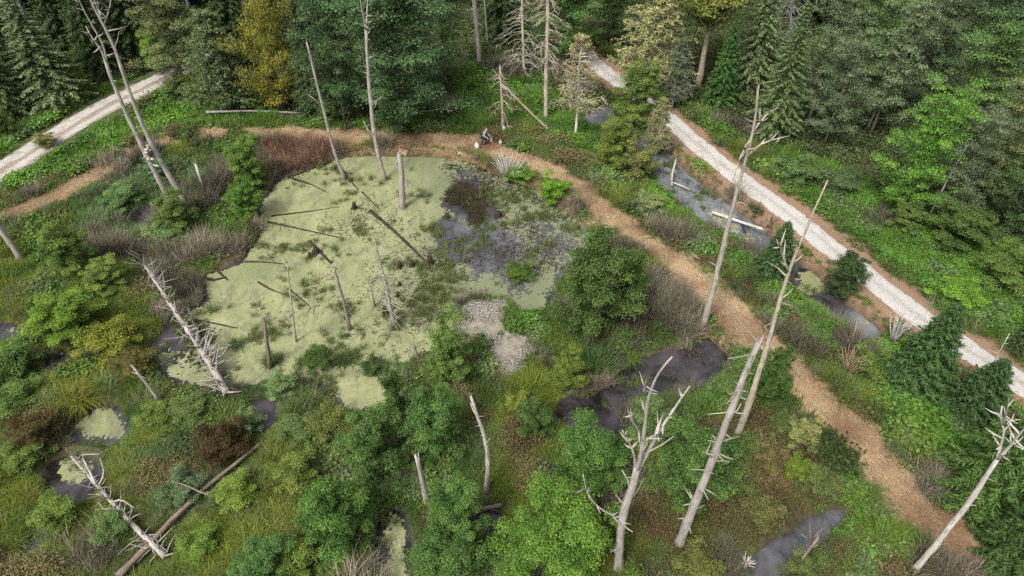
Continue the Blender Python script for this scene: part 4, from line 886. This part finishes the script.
snag([(386, 184), (381, 165), (375, 140), (371, 105), (368, 70), (366, 30)], 6.5, 4, [B_(3.2, (366, 30), (364, 18), (361, 4), (359, -12)), B_(3.2, (366, 30), (367, 12), (368, -8)), B_(2.2, (373, 140), (368, 132), (364, 121)), B_(1.8, (371, 106), (376, 102), (378, 98)), B_(1.8, (369, 58), (374, 56), (374, 52)), B_(1.6, (368, 34), (371, 28))], 12, PALE, "tall white dead trunk before the massive rounded dark tree")
snag([(403, 212), (402, 190), (401, 168), (399, 154)], 9, 7, [B_(2.4, (400, 156), (404, 152)), B_(2, (398, 172), (395, 160))], 4, PALE, "short thick white snag standing in the upper pond", stub_len=.3)
snag([(206, 192), (201, 180), (196, 166)], 4.2, 3.4, [B_(1.6, (197, 168), (194, 163))], 3, WHITE, "short thin white snag beside the twin dead trunks", stub_len=.3)
snag([(22, 261), (12, 245), (0, 229), (-14, 208)], 8.5, 7, (), 3, PALE, "thick pale bare trunk entering from the left picture edge", ext=1.5)
snag([(297, 346), (293, 318), (290, 290), (287, 262)], 3.4, 1.4, [B_(1.4, (289, 270), (291, 264), (290, 258)), B_(1.2, (287, 263), (283, 255))], 4, (.30, .27, .22), "thin pale curved stem in the lower left of the pond", stub_len=.3)
snag([(351, 334), (347, 315), (342, 295), (336, 276)], 5.5, 3.5, [B_(1.6, (337, 280), (331, 270))], 14, GREY, "grey leaning snag with ragged top in mid pond", stub_len=.5)
snag([(395, 331), (391, 310), (386, 285), (379, 258), (374, 240)], 5.5, 1.6, (), 70, PALE, "pale dead little spruce with twiggy top in mid pond", stub_len=.9)
snag([(376, 311), (373, 298), (371, 286)], 2.2, 1.2, (), 3, GREY, "tiny grey stick snag between the two mid pond snags", stub_len=.2)
snag([(271, 372), (268, 350), (264, 320)], 6, 4, [B_(1.6, (267, 345), (262, 338))], 5, (.15, .125, .10), "dark brown standing stump on the lower pond shore", stub_len=.3)
snag([(162, 403), (150, 388), (133, 367)], 6, 3, [B_(1.8, (140, 375), (132, 372))], 6, PALE, "short white snag leaning left of the fallen spruce skeleton foot", stub_len=.4)
snag([(486, 492), (488, 462), (485, 438), (477, 415), (471, 397)], 8, 4, [B_(2.4, (478, 418), (472, 408), (470, 402)), B_(2, (486, 445), (490, 438))], 16, (.34, .31, .27), "knobby crooked white snag beside an alder bush", stub_len=.25)
snag([(428, 506), (422, 480), (417, 457)], 9, 6.5, (), 3, PALE, "short straight white stump before the large alder bush", stub_len=.2)
snag([(618, 570), (620, 540), (624, 512), (632, 488), (637, 468)], 13, 10, [
    B_(7, (637, 470), (642, 448), (645, 425), (648, 400), (655, 380), (664, 366), (672, 357)), B_(6.5, (638, 470), (648, 452), (660, 430), (672, 412), (682, 397), (690, 386)),
    B_(5, (636, 472), (634, 455), (628, 440), (622, 430)), B_(3.6, (643, 443), (638, 430), (632, 420), (628, 410)), B_(3, (657, 434), (660, 422), (664, 412)), B_(3, (655, 436), (658, 424), (657, 411)),
    B_(3, (648, 452), (660, 446), (674, 436)), B_(3.4, (619, 526), (614, 516), (602, 510), (592, 500), (586, 488), (583, 474)), B_(4, (630, 490), (628, 480), (622, 470)), B_(3.4, (629, 500), (638, 490), (644, 478)), B_(3, (649, 396), (645, 388), (646, 380)), B_(2.4, (621, 535), (628, 532))],
     10, PALE, "big white snag forking into many limbs near the bottom centre", stub_len=.5)
snag([(678, 547), (688, 520), (701, 488), (716, 450), (733, 405), (747, 370), (759, 341)], 14, 8, [B_(2.6, (728, 415), (736, 412), (741, 404)), B_(2.4, (712, 458), (704, 452)), B_(2.4, (739, 385), (732, 380)), B_(2.4, (752, 358), (744, 354)), B_(2.2, (704, 478), (712, 478)), B_(2.4, (745, 372), (753, 374))], 34, PALE, "long straight white pole with branch stubs, foremost of the leaning trio", stub_len=.8)
snag([(736, 438), (746, 412), (758, 375), (769, 340), (780, 300), (791, 266), (801, 242), (813, 213), (827, 182)], 11, 2.2, [B_(4, (788, 272), (783, 256), (780, 248), (782, 240)), B_(2.6, (786, 276), (778, 268), (768, 262)), B_(2.8, (794, 262), (800, 258), (803, 254)), B_(2.4, (782, 298), (788, 294), (793, 288)), B_(2.6, (799, 246), (795, 238), (797, 232)), B_(2.2, (770, 335), (764, 325))], 14, (.33, .295, .225), "tall slanting snag crossing the straw path and the white road", stub_len=.5)
snag([(703, 327), (712, 293), (722, 252), (731, 215), (740, 180), (746, 158), (752, 135), (756, 112), (758, 88)], 10, 2.6, [B_(3, (750, 140), (744, 150), (738, 163), (733, 182)), B_(3.6, (753, 132), (763, 118), (770, 112), (778, 108)), B_(3.2, (746, 158), (758, 146), (772, 140), (789, 136)), B_(2.2, (728, 226), (724, 216), (722, 208)), B_(2, (733, 205), (742, 202), (748, 206))], 18, (.31, .275, .23), "tall snag with forked mossy top between straw path and ditch", stub_len=.6)
snag([(912, 573), (933, 548), (955, 520), (972, 498), (985, 478), (998, 458)], 9.5, 6, [B_(5, (997, 460), (1008, 448), (1018, 436), (1030, 422)), B_(4.4, (996, 462), (1001, 445), (1004, 430), (1000, 418), (1002, 406)), B_(3, (1003, 432), (1010, 424), (1014, 414)), B_(2.4, (1003, 425), (1007, 410), (1009, 398)), B_(2.4, (1008, 447), (1014, 444), (1017, 447))], 8, WHITE, "smooth white leaning snag in the lower right before the bright spruce", stub_len=.3)
snag([(795, 572), (804, 556), (818, 538)], 4.5, 3, [B_(2, (810, 548), (818, 545)), B_(2, (812, 544), (811, 536)), B_(1.8, (806, 552), (800, 548))], 4, TAN, "small broken snag in the heath beside the grey stream", stub_len=.3)
# forest trunks, top middle
snag([(480, 66), (477, 35), (474, 0), (470, -40)], 6.5, 5, (), 8, (.42, .38, .34), "thick pale grey trunk at the edge of the dark wood", stub_len=.8, ext=2)
snag([(488, 46), (486, 20), (483, -20)], 3, 2.6, (), 8, GREY, "thin pale trunk right behind the thick grey one", stub_len=.6, ext=2)
snag([(496, 42), (495, 15), (493, -25)], 3.4, 3, (), 6, (.22, .19, .15), "brown trunk in the dark wood, third from the thick grey one", stub_len=.8, ext=2)
snag([(506, 38), (506, 10), (505, -25)], 3.4, 3, (), 6, (.22, .20, .13), "mossy brown trunk deepest in the dark wood", stub_len=.8, ext=2)
def dead_spruce(pts, d0, label, span, n, L, col, twig=.022, ext=3.):
    e = snag(pts, d0, d0 * .55, (), 0, col, label, "dead_spruce", "dead spruce", ext=ext); b = np.array(e.location); top = on_depth(*pts[-1], b[1]) - b; t = Tubes()
    for k in range(n):
        f = span[0] + (span[1] - span[0]) * rs.random(); c = top * f; az = rs.random() * 6.28; l = L * (.45 + .7 * rs.random()) * (1.1 - .45 * f); o = np.array([math.cos(az), math.sin(az), 0]); s = np.array([-o[1], o[0], 0])
        Q = [c, c + o * l * .4 + np.array([0, 0, -.08 * l]), c + o * l * .75 + np.array([0, 0, -.32 * l]) + s * l * .12 * (rs.random() - .5), c + o * l + np.array([0, 0, -.36 * l]) + s * l * .3 * (rs.random() - .5)]
        t.add(Q, [twig * 1.5, twig, twig * .7, twig * .4], 3)
        for _ in range(5):
            u = .3 + .65 * rs.random(); a = u * 3; j = min(int(a), 2); p = Q[j] + (Q[j + 1] - Q[j]) * (a - j); d = unit(o * .5 + s * (rs.random() - .5) * 2.5 + np.array([0, 0, -.6 * rs.random()])); t.add([p, p + d * l * .16, p + d * l * .3 + np.array([0, 0, -.05])], [twig * .6, twig * .45, twig * .25], 3)
    link("branches", t.mesh("branches", M_DEAD), e, color=[v * 1.05 for v in col])["kind"] = "stuff"; return e
dead_spruce([(524, 76), (523, 40), (522, 0), (521, -40)], 4, "grey dead spruce with dense hanging bare boughs in the top middle", (.12, 1.1), 110, 3.0, (.40, .37, .31))
dead_spruce([(546, 120), (546, 80), (547, 40), (548, 0), (549, -30)], 6.5, "tall bare spruce trunk with mossy foot and hanging twigs", (.42, 1.1), 70, 2.4, (.37, .32, .25))
dead_spruce([(503, 131), (502, 100), (500, 70)], 5, "broken brownish dead trunk with bare boughs behind the white sacks", (.35, 1.), 18, 2.6, (.33, .26, .21), .03, .2)
dead_spruce([(512, 105), (505, 88), (495, 72)], 2.4, "thin bare leaning dead stem beside the broken brownish trunk", (.2, 1.), 12, 1.6, (.30, .26, .22), .02, .2)
dead_spruce([(788, 72), (790, 30), (792, -20)], 3.5, "grey bare twigged conifer among dark spruces right of the yellow green tree", (.2, 1.1), 80, 2.6, (.27, .26, .24))
# pale stems in the right wood
for bx_, by_, tx_, ty_, lb in ((908, 208, 942, 138, "left of two slanting pale stems at the right wood edge"), (928, 218, 970, 140, "right of two slanting pale stems at the right wood edge"), (866, 132, 892, 78, "single slanting pale stem above the bright green tree"), (838, 108, 850, 76, "short pale stem among grey green crowns of the right wood"), (990, 372, 1006, 340, "thin bare white stick leaning over the white road")):
    snag([(bx_, by_), ((bx_ + tx_) / 2 - 1, (by_ + ty_) / 2), (tx_, ty_)], 2.8 if by_ < 300 else 1.6, 2. if by_ < 300 else 1, (), 5, (.40, .37, .32), lb, "bare_stem", stub_len=.5, ext=.5)

# ------------------------------------------------------------------ fallen trunks and stumps
def log(pts, d0, d1, label, col=DARK, branches=(), name="fallen_log", cat="log", twigs=0, tl=.5, lift=0., float_=False, zz=None):
    P = []
    for k, (x_, y_) in enumerate(pts):
        p = ground(x_, y_); zl = max(p[2], WATER_Z); m = metres(p); r_ = (d0 + (d1 - d0) * k / (len(pts) - 1)) * m / 2
        zk = zl + r_ * (.25 if float_ else .8) + lift + (zz[k] if zz else 0)
        q = G(x_, y_, zk); P.append(q)
    b = P[0].copy(); e = link(name, None, loc=b); tag(e, label, cat); m = metres(b)
    Q = dense(P, .4) - b; n = len(Q); u = np.linspace(0, 1, n); r = (d0 * (1 - u) + d1 * u) * m / 2 * (1 + .15 * (rs.random(n) - .5))
    t = Tubes(); t.add(Q, r * .85, 9, rs, .18, True, .25); link("trunk", t.mesh("trunk", M_DEAD), e, color=col)
    for bp, w0 in branches:
        B = np.array([G(x_, y_, b[2] + .15 + .25 * j) for j, (x_, y_) in enumerate(bp)]) - b; B = dense(B, .3); t = Tubes(); t.add(B, np.linspace(w0, w0 * .4, len(B)) * m / 2, 5, rs, .15); link("branch", t.mesh("branch", M_DEAD), e, color=col)
    if twigs:
        t = Tubes()
        for _ in range(twigs):
            j = rs.integers(0, n); d = unit(rs.normal(size=3) * np.array([1, 1, .7]) + np.array([0, 0, .45])); l = tl * (.3 + rs.random()); r0 = max(.018, r[j] * .3); t.add([Q[j], Q[j] + d * l * .5 + rs.normal(size=3) * .05 * l, Q[j] + d * l + rs.normal(size=3) * .12 * l], [r0, r0 * .7, r0 * .3], 3)
        link("twigs", t.mesh("twigs", M_DEAD), e, color=col)["kind"] = "stuff"
    return e
log([(226, 392), (208, 360), (186, 328), (165, 296), (144, 264)], 9, 3, "fallen spruce skeleton bristling with white twigs at the left pond shore", PALE, (), "fallen_spruce", "dead spruce", 150, 1.35, .2, zz=[0, .3, .7, 1.1, 1.5])
log([(224, 388), (212, 362), (198, 335), (188, 308)], 5, 2.5, "dark thin trunk lying along the fallen spruce skeleton", GREY, (), twigs=24, tl=.6, lift=.3)
log([(206, 112), (250, 111), (302, 113)], 3, 2, "long white log lying at the wood edge below the airy tree", WHITE, twigs=10, tl=.5, lift=.5)
log([(510, 92), (530, 112), (547, 128)], 3.4, 2.2, "tan fallen trunk sloping down behind the broken dead trunk", (.24, .195, .13), lift=.5, twigs=6)
log([(712, 212), (735, 220), (762, 229)], 3.8, 2.8, "white log lying across the ditch water", WHITE, lift=.2, twigs=4, tl=.3)
log([(672, 186), (672, 175), (676, 160)], 2.6, 2, "short pale stick standing out of the ditch water", PALE, lift=.2, zz=[0, .4, .9])
log([(671, 182), (682, 186), (690, 190)], 2.4, 2, "short pale stick lying on the ditch water", PALE, lift=.15)
log([(757, 341), (740, 322), (722, 300), (706, 277), (690, 258)], 3.6, 2.4, "long thin pole lying along the edge of the straw path", (.22, .17, .12), lift=.05)
log([(668, 236), (685, 248), (700, 260)], 3, 2, "thin pole at the straw path's edge above the tall snag's foot", (.30, .22, .16), lift=.05)
log([(165, 556), (140, 532), (112, 502), (88, 475), (71, 456)], 7.5, 3, "white fallen forked snag lying across the small pool", PALE, [B_(2.6, (96, 484), (85, 462), (82, 455), (99, 454)), B_(2.4, (112, 502), (122, 500), (134, 508)), B_(2.4, (110, 500), (104, 492), (96, 494)), B_(2, (98, 486), (104, 474), (100, 458)), B_(2, (116, 505), (108, 512), (98, 502))], "fallen_tree", "dead tree", 80, .9, .3)
log([(118, 576), (142, 552), (172, 520), (205, 488), (240, 460), (262, 442)], 8.5, 4, "long brown rotting log crossing the lower left marsh", (.17, .135, .10), [B_(3, (222, 482), (208, 494), (190, 487), (172, 481)), B_(2.6, (212, 492), (226, 497), (240, 494))], lift=.25, twigs=14, tl=.5)
log([(470, 512), (485, 508), (501, 505)], 5.5, 4.5, "short brown log by the foot of the knobby white snag", (.22, .16, .12), lift=.1)
POND_LOGS = [([(370, 211), (395, 232), (423, 259)], 6, 4, "thickest dark log slanting across mid pond"), ([(310, 241), (320, 252), (331, 263)], 5, 4.5, "short dark log in the left pond"), ([(268, 222), (300, 229), (341, 238)], 4, 2, "long thin dark log, lower of two at the left pond rim"), ([(272, 216), (305, 212), (338, 207)], 3.4, 1.6, "long thin dark log, upper of two at the left pond rim"), ([(292, 178), (310, 184), (326, 192)], 3, 1.8, "thin dark branch in the uppermost left pond"), ([(245, 262), (262, 262), (283, 264)], 3.4, 2.4, "short dark log at the pond's left bay"), ([(192, 320), (212, 323), (236, 328)], 4, 2.5, "dark log beside the fallen spruce skeleton"), ([(205, 278), (215, 280), (224, 278)], 5, 3, "dark lump of driftwood at the reeds' edge"), ([(341, 168), (350, 180), (358, 190)], 3, 2, "thin dark stick below the slim grey dead trunk"), ([(362, 192), (370, 200), (378, 208)], 2.6, 1.6, "thin stick at the head of the thickest pond log"), ([(258, 282), (272, 290), (290, 296)], 3.4, 2, "dark branch near the thin pale curved stem"), ([(290, 290), (300, 298), (308, 305)], 3, 2, "dark forked stick beside the thin pale curved stem"), ([(215, 268), (222, 275), (228, 280)], 4.4, 3, "dark slanting snag piece at the brown reeds' lower rim"), ([(585, 372), (602, 368), (622, 374)], 3.4, 2.2, "brown log at the dark pool's reedy rim"), ([(690, 345), (698, 352), (704, 364)], 3.4, 2, "dark forked branch in the pool by the tall snag's foot")]
for p, a, b2, lb in POND_LOGS: log(p, a * .72, b2 * .6, lb, DARK, float_=True, twigs=5, tl=.3)
def stump(px, py, wpx, hpx, label, col=DARK):
    b = ground(px, py); b[2] = max(b[2], WATER_Z); m = metres(b); t = Tubes(); hh = hpx * m * 1.25; r_ = wpx * m / 2; t.add([(0, 0, -.3), (0, 0, .02), (.03, 0, hh * .5), (.05, .02, hh)], [r_ * 1.5, r_ * 1.3, r_, r_ * .75], 9, rs, .25, False)
    for k in range(4):
        a = k * 1.6 + rs.random(); t.add([(0, 0, hh * .25), (math.cos(a) * r_ * 1.6, math.sin(a) * r_ * 1.6, .04), (math.cos(a) * r_ * 2.4, math.sin(a) * r_ * 2.4, -.1)], [r_ * .4, r_ * .3, r_ * .12], 5)
    o = link("tree_stump", t.mesh("tree_stump", M_DEAD), loc=b, color=col); tag(o, label, "stump")
for s in ((355, 213, 4, 6, "small dark stump in the upper left pond"), (400, 272, 4, 6, "dark stump left of its near twin in mid pond"), (430, 268, 6, 7, "rounded dark stump below the thickest pond log's end"), (386, 319, 5, 9, "dark stump close beside the pale dead little spruce"), (317, 257, 7, 5, "broad low dark stump at the end of the short pond log"), (311, 262, 4, 5, "tiny dark stump next to the broad low stump"), (398, 301, 3, 5, "tiny dark stump right of the tiny stick snag"), (412, 271, 4, 6, "dark stump right of its near twin in mid pond"), (447, 222, 5, 4, "dark stump at the edge of the open grey water"), (498, 221, 6, 5, "dark stump beside the brown waterweed"), (400, 290, 3, 4, "tiny knob stump below the mid pond twins")): stump(*s)
def tangle(px, py, wpx, hpx, n, label, col, name="dead_shrub", cat="dead shrub"):
    b = ground(px, py); b[2] = max(b[2], WATER_Z); m = metres(b); t = Tubes(); Rr_ = wpx * m / 2; hh = hpx * m * 1.2; t.add([(0, 0, -.2), (.02, 0, hh * .12), (.05, 0, hh * .3)], [.10, .08, .05], 6)
    for _ in range(n):
        az = rs.random() * 6.28; d = np.array([math.cos(az), math.sin(az), 0]); f = rs.random(); s = np.array([-d[1], d[0], 0]) * (rs.random() - .5)
        t.add([(0, 0, .05), d * Rr_ * f * .4 + [0, 0, hh * .4] + s * .2, d * Rr_ * f * .85 + [0, 0, hh * (.7 + .2 * rs.random())] + s * .5, d * Rr_ * f + [0, 0, hh * (.7 + .4 * rs.random())] + s * .8], [.035, .028, .02, .01], 4)
    o = link(name, t.mesh(name, M_DEAD), loc=b, color=col); tag(o, label, cat)
tangle(890, 345, 30, 30, 40, "grey bare dead shrub beside the ditch pool and dark spruce", (.42, .40, .37))
tangle(846, 375, 40, 26, 34, "brown tangled root plate between straw path and ditch", (.26, .19, .12))
tangle(507, 184, 46, 20, 80, "heap of bleached twigs at the pond rim below the person", (.44, .41, .36), "twig_heap", "twig heap")
tangle(745, 565, 16, 10, 24, "bleached twig clump lying on the grey stream", (.45, .40, .38), "twig_heap", "twig heap")
snag([(848, 350), (852, 340), (857, 322)], 3.4, 2, [B_(1.6, (848, 352), (856, 362), (858, 374))], 4, TAN, "short reddish broken snag on the brown root plate", stub_len=.3)

# white bark flakes hanging on the twin trunk are shaped as small pale brackets
for px, py, lb in ((152, 163, "lower white bark flake cluster on the twin trunk"), (148, 147, "upper white bark flake cluster on the twin trunk")):
    b = on_depth(px, py, ground(172, 207)[1] - .2); V_ = []; F_ = []; k0 = 0
    for k in range(7):
        c = rs.normal(size=3) * [.12, .12, .28]; ang = rs.random() * 6.28; r_ = .07 + .12 * rs.random(); aa = np.linspace(0, 2 * math.pi, 9)[:-1]
        top = np.stack([np.cos(aa) * r_, np.sin(aa) * r_ * .7, .04 * rs.random(8)], 1) + c; bot = np.stack([np.cos(aa) * r_ * .7, np.sin(aa) * r_ * .5, np.full(8, -.07)], 1) + c
        V_ += [top, bot, c[None] + [[0, 0, .06]]]; i = np.arange(8); j = (i + 1) % 8
        F_ += [np.stack([k0 + i, k0 + 8 + i, k0 + 8 + j], 1), np.stack([k0 + i, k0 + 8 + j, k0 + j], 1), np.stack([k0 + i, k0 + j, np.full(8, k0 + 16)], 1)]; k0 += 17
    o = link("bark_flakes", make_mesh("bark_flakes", np.vstack(V_), np.vstack(F_), plain("flake_white", (.42, .38, .31)), True), loc=b); tag(o, lb, "fungus")

# ------------------------------------------------------------------ the person on the path and the white sacks
def skinned(name, verts, edges, radii, m, parent=None, root=0, loc=(0, 0, 0)):
    me = bpy.data.meshes.new(name); me.from_pydata(verts, edges, []); o = link(name, me, parent, loc); me.materials.append(m)
    md = o.modifiers.new("skin", 'SKIN'); md.use_smooth_shade = True
    for k, r_ in enumerate(radii):
        me.skin_vertices[0].data[k].radius = (r_, r_) if not isinstance(r_, tuple) else r_
        me.skin_vertices[0].data[k].use_root = (k == root)
    o.modifiers.new("sub", 'SUBSURF').levels = 2; o.modifiers["sub"].render_levels = 2
    return o
b = ground(484, 146)
skin = plain("skin", (.50, .33, .25), .6)
J = {"pel": (0, 0, .92), "spi": (.06, .02, 1.12), "che": (.14, .04, 1.34), "nec": (.20, .06, 1.50), "hd": (.25, .07, 1.62), "hd2": (.28, .08, 1.72),
     "lh": (0, .10, .90), "lk": (.14, .14, .50), "la": (.02, .15, .09), "lt": (.20, .16, .04), "rh": (0, -.10, .90), "rk": (-.06, -.13, .50), "ra": (-.26, -.14, .12), "rt": (-.10, -.15, .04),
     "ls": (.13, .22, 1.42), "le": (.22, .30, 1.15), "lw": (.42, .24, 1.02), "rs": (.13, -.16, 1.42), "re": (.20, -.26, 1.14), "rw": (.42, -.18, 1.00)}
def chain(o_, pairs, rad): 
    ks = list(rad); vi = {k: i for i, k in enumerate(ks)}; return [J[k] if isinstance(k, str) and k in J else k for k in ks], [(vi[a], vi[b_]) for a, b_ in pairs], [rad[k] for k in ks]
pairs = [("pel", "spi"), ("spi", "che"), ("che", "nec"), ("nec", "hd"), ("hd", "hd2"), ("pel", "lh"), ("lh", "lk"), ("lk", "la"), ("la", "lt"), ("pel", "rh"), ("rh", "rk"), ("rk", "ra"), ("ra", "rt"), ("che", "ls"), ("ls", "le"), ("le", "lw"), ("che", "rs"), ("rs", "re"), ("re", "rw")]
rad = {"pel": .14, "spi": .13, "che": .16, "nec": .06, "hd": .10, "hd2": .085, "lh": .09, "lk": .06, "la": .045, "lt": .04, "rh": .09, "rk": .06, "ra": .045, "rt": .04, "ls": .07, "le": .05, "lw": .035, "rs": .07, "re": .05, "rw": .035}
for sgn, wn in ((1, "lw"), (-1, "rw")):                       # palm, four fingers and a thumb closed on the walking stick / hanging
    w_ = J[wn]; J[wn + "p"] = (w_[0] + .07, w_[1], w_[2] - .03); rad[wn + "p"] = .03; pairs.append((wn, wn + "p"))
    for f, (dy_, l) in enumerate(((-.033, .065), (-.011, .075), (.011, .072), (.033, .058))):
        a, c = f"{wn}f{f}a", f"{wn}f{f}b"; J[a] = (w_[0] + .115, w_[1] + dy_, w_[2] - .045); J[c] = (w_[0] + .10 + l * .3, w_[1] + dy_, w_[2] - .05 - l * .7); rad[a] = rad[c] = .009; pairs += [(wn + "p", a), (a, c)]
    J[wn + "t"] = (w_[0] + .06, w_[1] - sgn * .05, w_[2] - .04); rad[wn + "t"] = .011; pairs.append((wn + "p", wn + "t"))
body = skinned("person", *chain(None, pairs, rad), skin, None, 0, b); body.rotation_euler = (0, 0, R(-25)); body.scale = (.98,) * 3
tag(body, "person in grey blue jacket and dark trousers leaning forward on the straw path", "person")
P2 = [(a, c) for a, c in pairs if a in ("pel", "lh", "lk", "rh", "rk") and c in ("lh", "lk", "la", "rh", "rk", "ra")]
r2 = {k: rad[k] + .025 for k in ("pel", "lh", "lk", "la", "rh", "rk", "ra")}; skinned("trousers", *chain(None, P2, r2), plain("dark_cloth", (.035, .035, .045)), body)
P3 = [("pel", "spi"), ("spi", "che"), ("che", "ls"), ("ls", "le"), ("le", "lw"), ("che", "rs"), ("rs", "re"), ("re", "rw")]; r3 = {k: rad[k] + .028 for k in ("pel", "spi", "che", "ls", "le", "lw", "rs", "re", "rw")}
skinned("jacket", *chain(None, P3, r3), plain("grey_blue_cloth", (.24, .26, .31)), body)
skinned("hair", [(.22, .07, 1.66), (.26, .08, 1.76)], [(0, 1)], [.10, .085], plain("hair_grey", (.30, .27, .25)), body)
skinned("backpack", [(-.10, .03, 1.20), (-.04, .04, 1.44)], [(0, 1)], [(.13, .17), (.12, .15)], plain("pack_navy", (.05, .065, .09)), body)
for sy in (.15, -.15): skinned("shoe", [(J["lt"][0] - .16, sy, .06), (J["lt"][0], sy, .05)] if sy > 0 else [(-.26, sy, .08), (-.10, sy, .05)], [(0, 1)], [.055, .05], plain("shoe", (.03, .025, .02)), body)
def sack(px, py, hgt, wd, label):
    p = ground(px, py); p[2] = max(p[2], h(p[0], p[1])) + .05; n = 12; V_ = []; rings = [(0, .8), (.08, 1.), (.35, 1.05), (.65, .9), (.82, .55), (.88, .28), (.94, .34), (1., .5)]
    for zf_, rf in rings:
        for k in range(n):
            a = 6.283 * k / n; q = 1 + .13 * math.sin(3 * a + zf_ * 5 + px) + .08 * math.sin(5 * a - zf_ * 9); V_.append((math.cos(a) * wd * .5 * rf * q, math.sin(a) * wd * .42 * rf * q, zf_ * hgt))
    F_ = grid_faces(n, len(rings)); F2 = np.array([[r_ * n + n - 1, r_ * n, (r_ + 1) * n, (r_ + 1) * n + n - 1] for r_ in range(len(rings) - 1)])
    V_.append((0, 0, 0)); V_.append((0, 0, hgt * .95)); k = np.arange(n); k2 = (k + 1) % n; T_ = np.vstack([np.stack([np.full(n, len(V_) - 2), k2, k], 1), np.stack([np.full(n, len(V_) - 1), k + 7 * n, k2 + 7 * n], 1)])
    e = link("sack", make_mesh("sack", np.array(V_), [F_, F2, T_], M_SACK, True), loc=p); e.rotation_euler = (0, 0, px)
    tb = Tubes(); a = np.linspace(0, 6.283, 11); tb.add(np.stack([np.cos(a) * wd * .16, np.sin(a) * wd * .14, np.full(11, hgt * .88)], 1), np.full(11, .016), 5); link("tie", tb.mesh("tie", M_DEAD), e, color=(.3, .25, .18))
    tag(e, label, "sack", "white sacks around the person")
M_SACK = plain("white_sack_cloth", (.55, .53, .48))
for s in ((477, 149, .62, .42, "white sack on the straw path, left of the person on the pond side"), (491.5, 142, .52, .40, "white sack just right of the person"), (500.5, 145, .48, .34, "rightmost white sack lying on the straw path"), (504, 132, .60, .40, "white sack at the foot of the broken brownish trunk")): sack(*s)
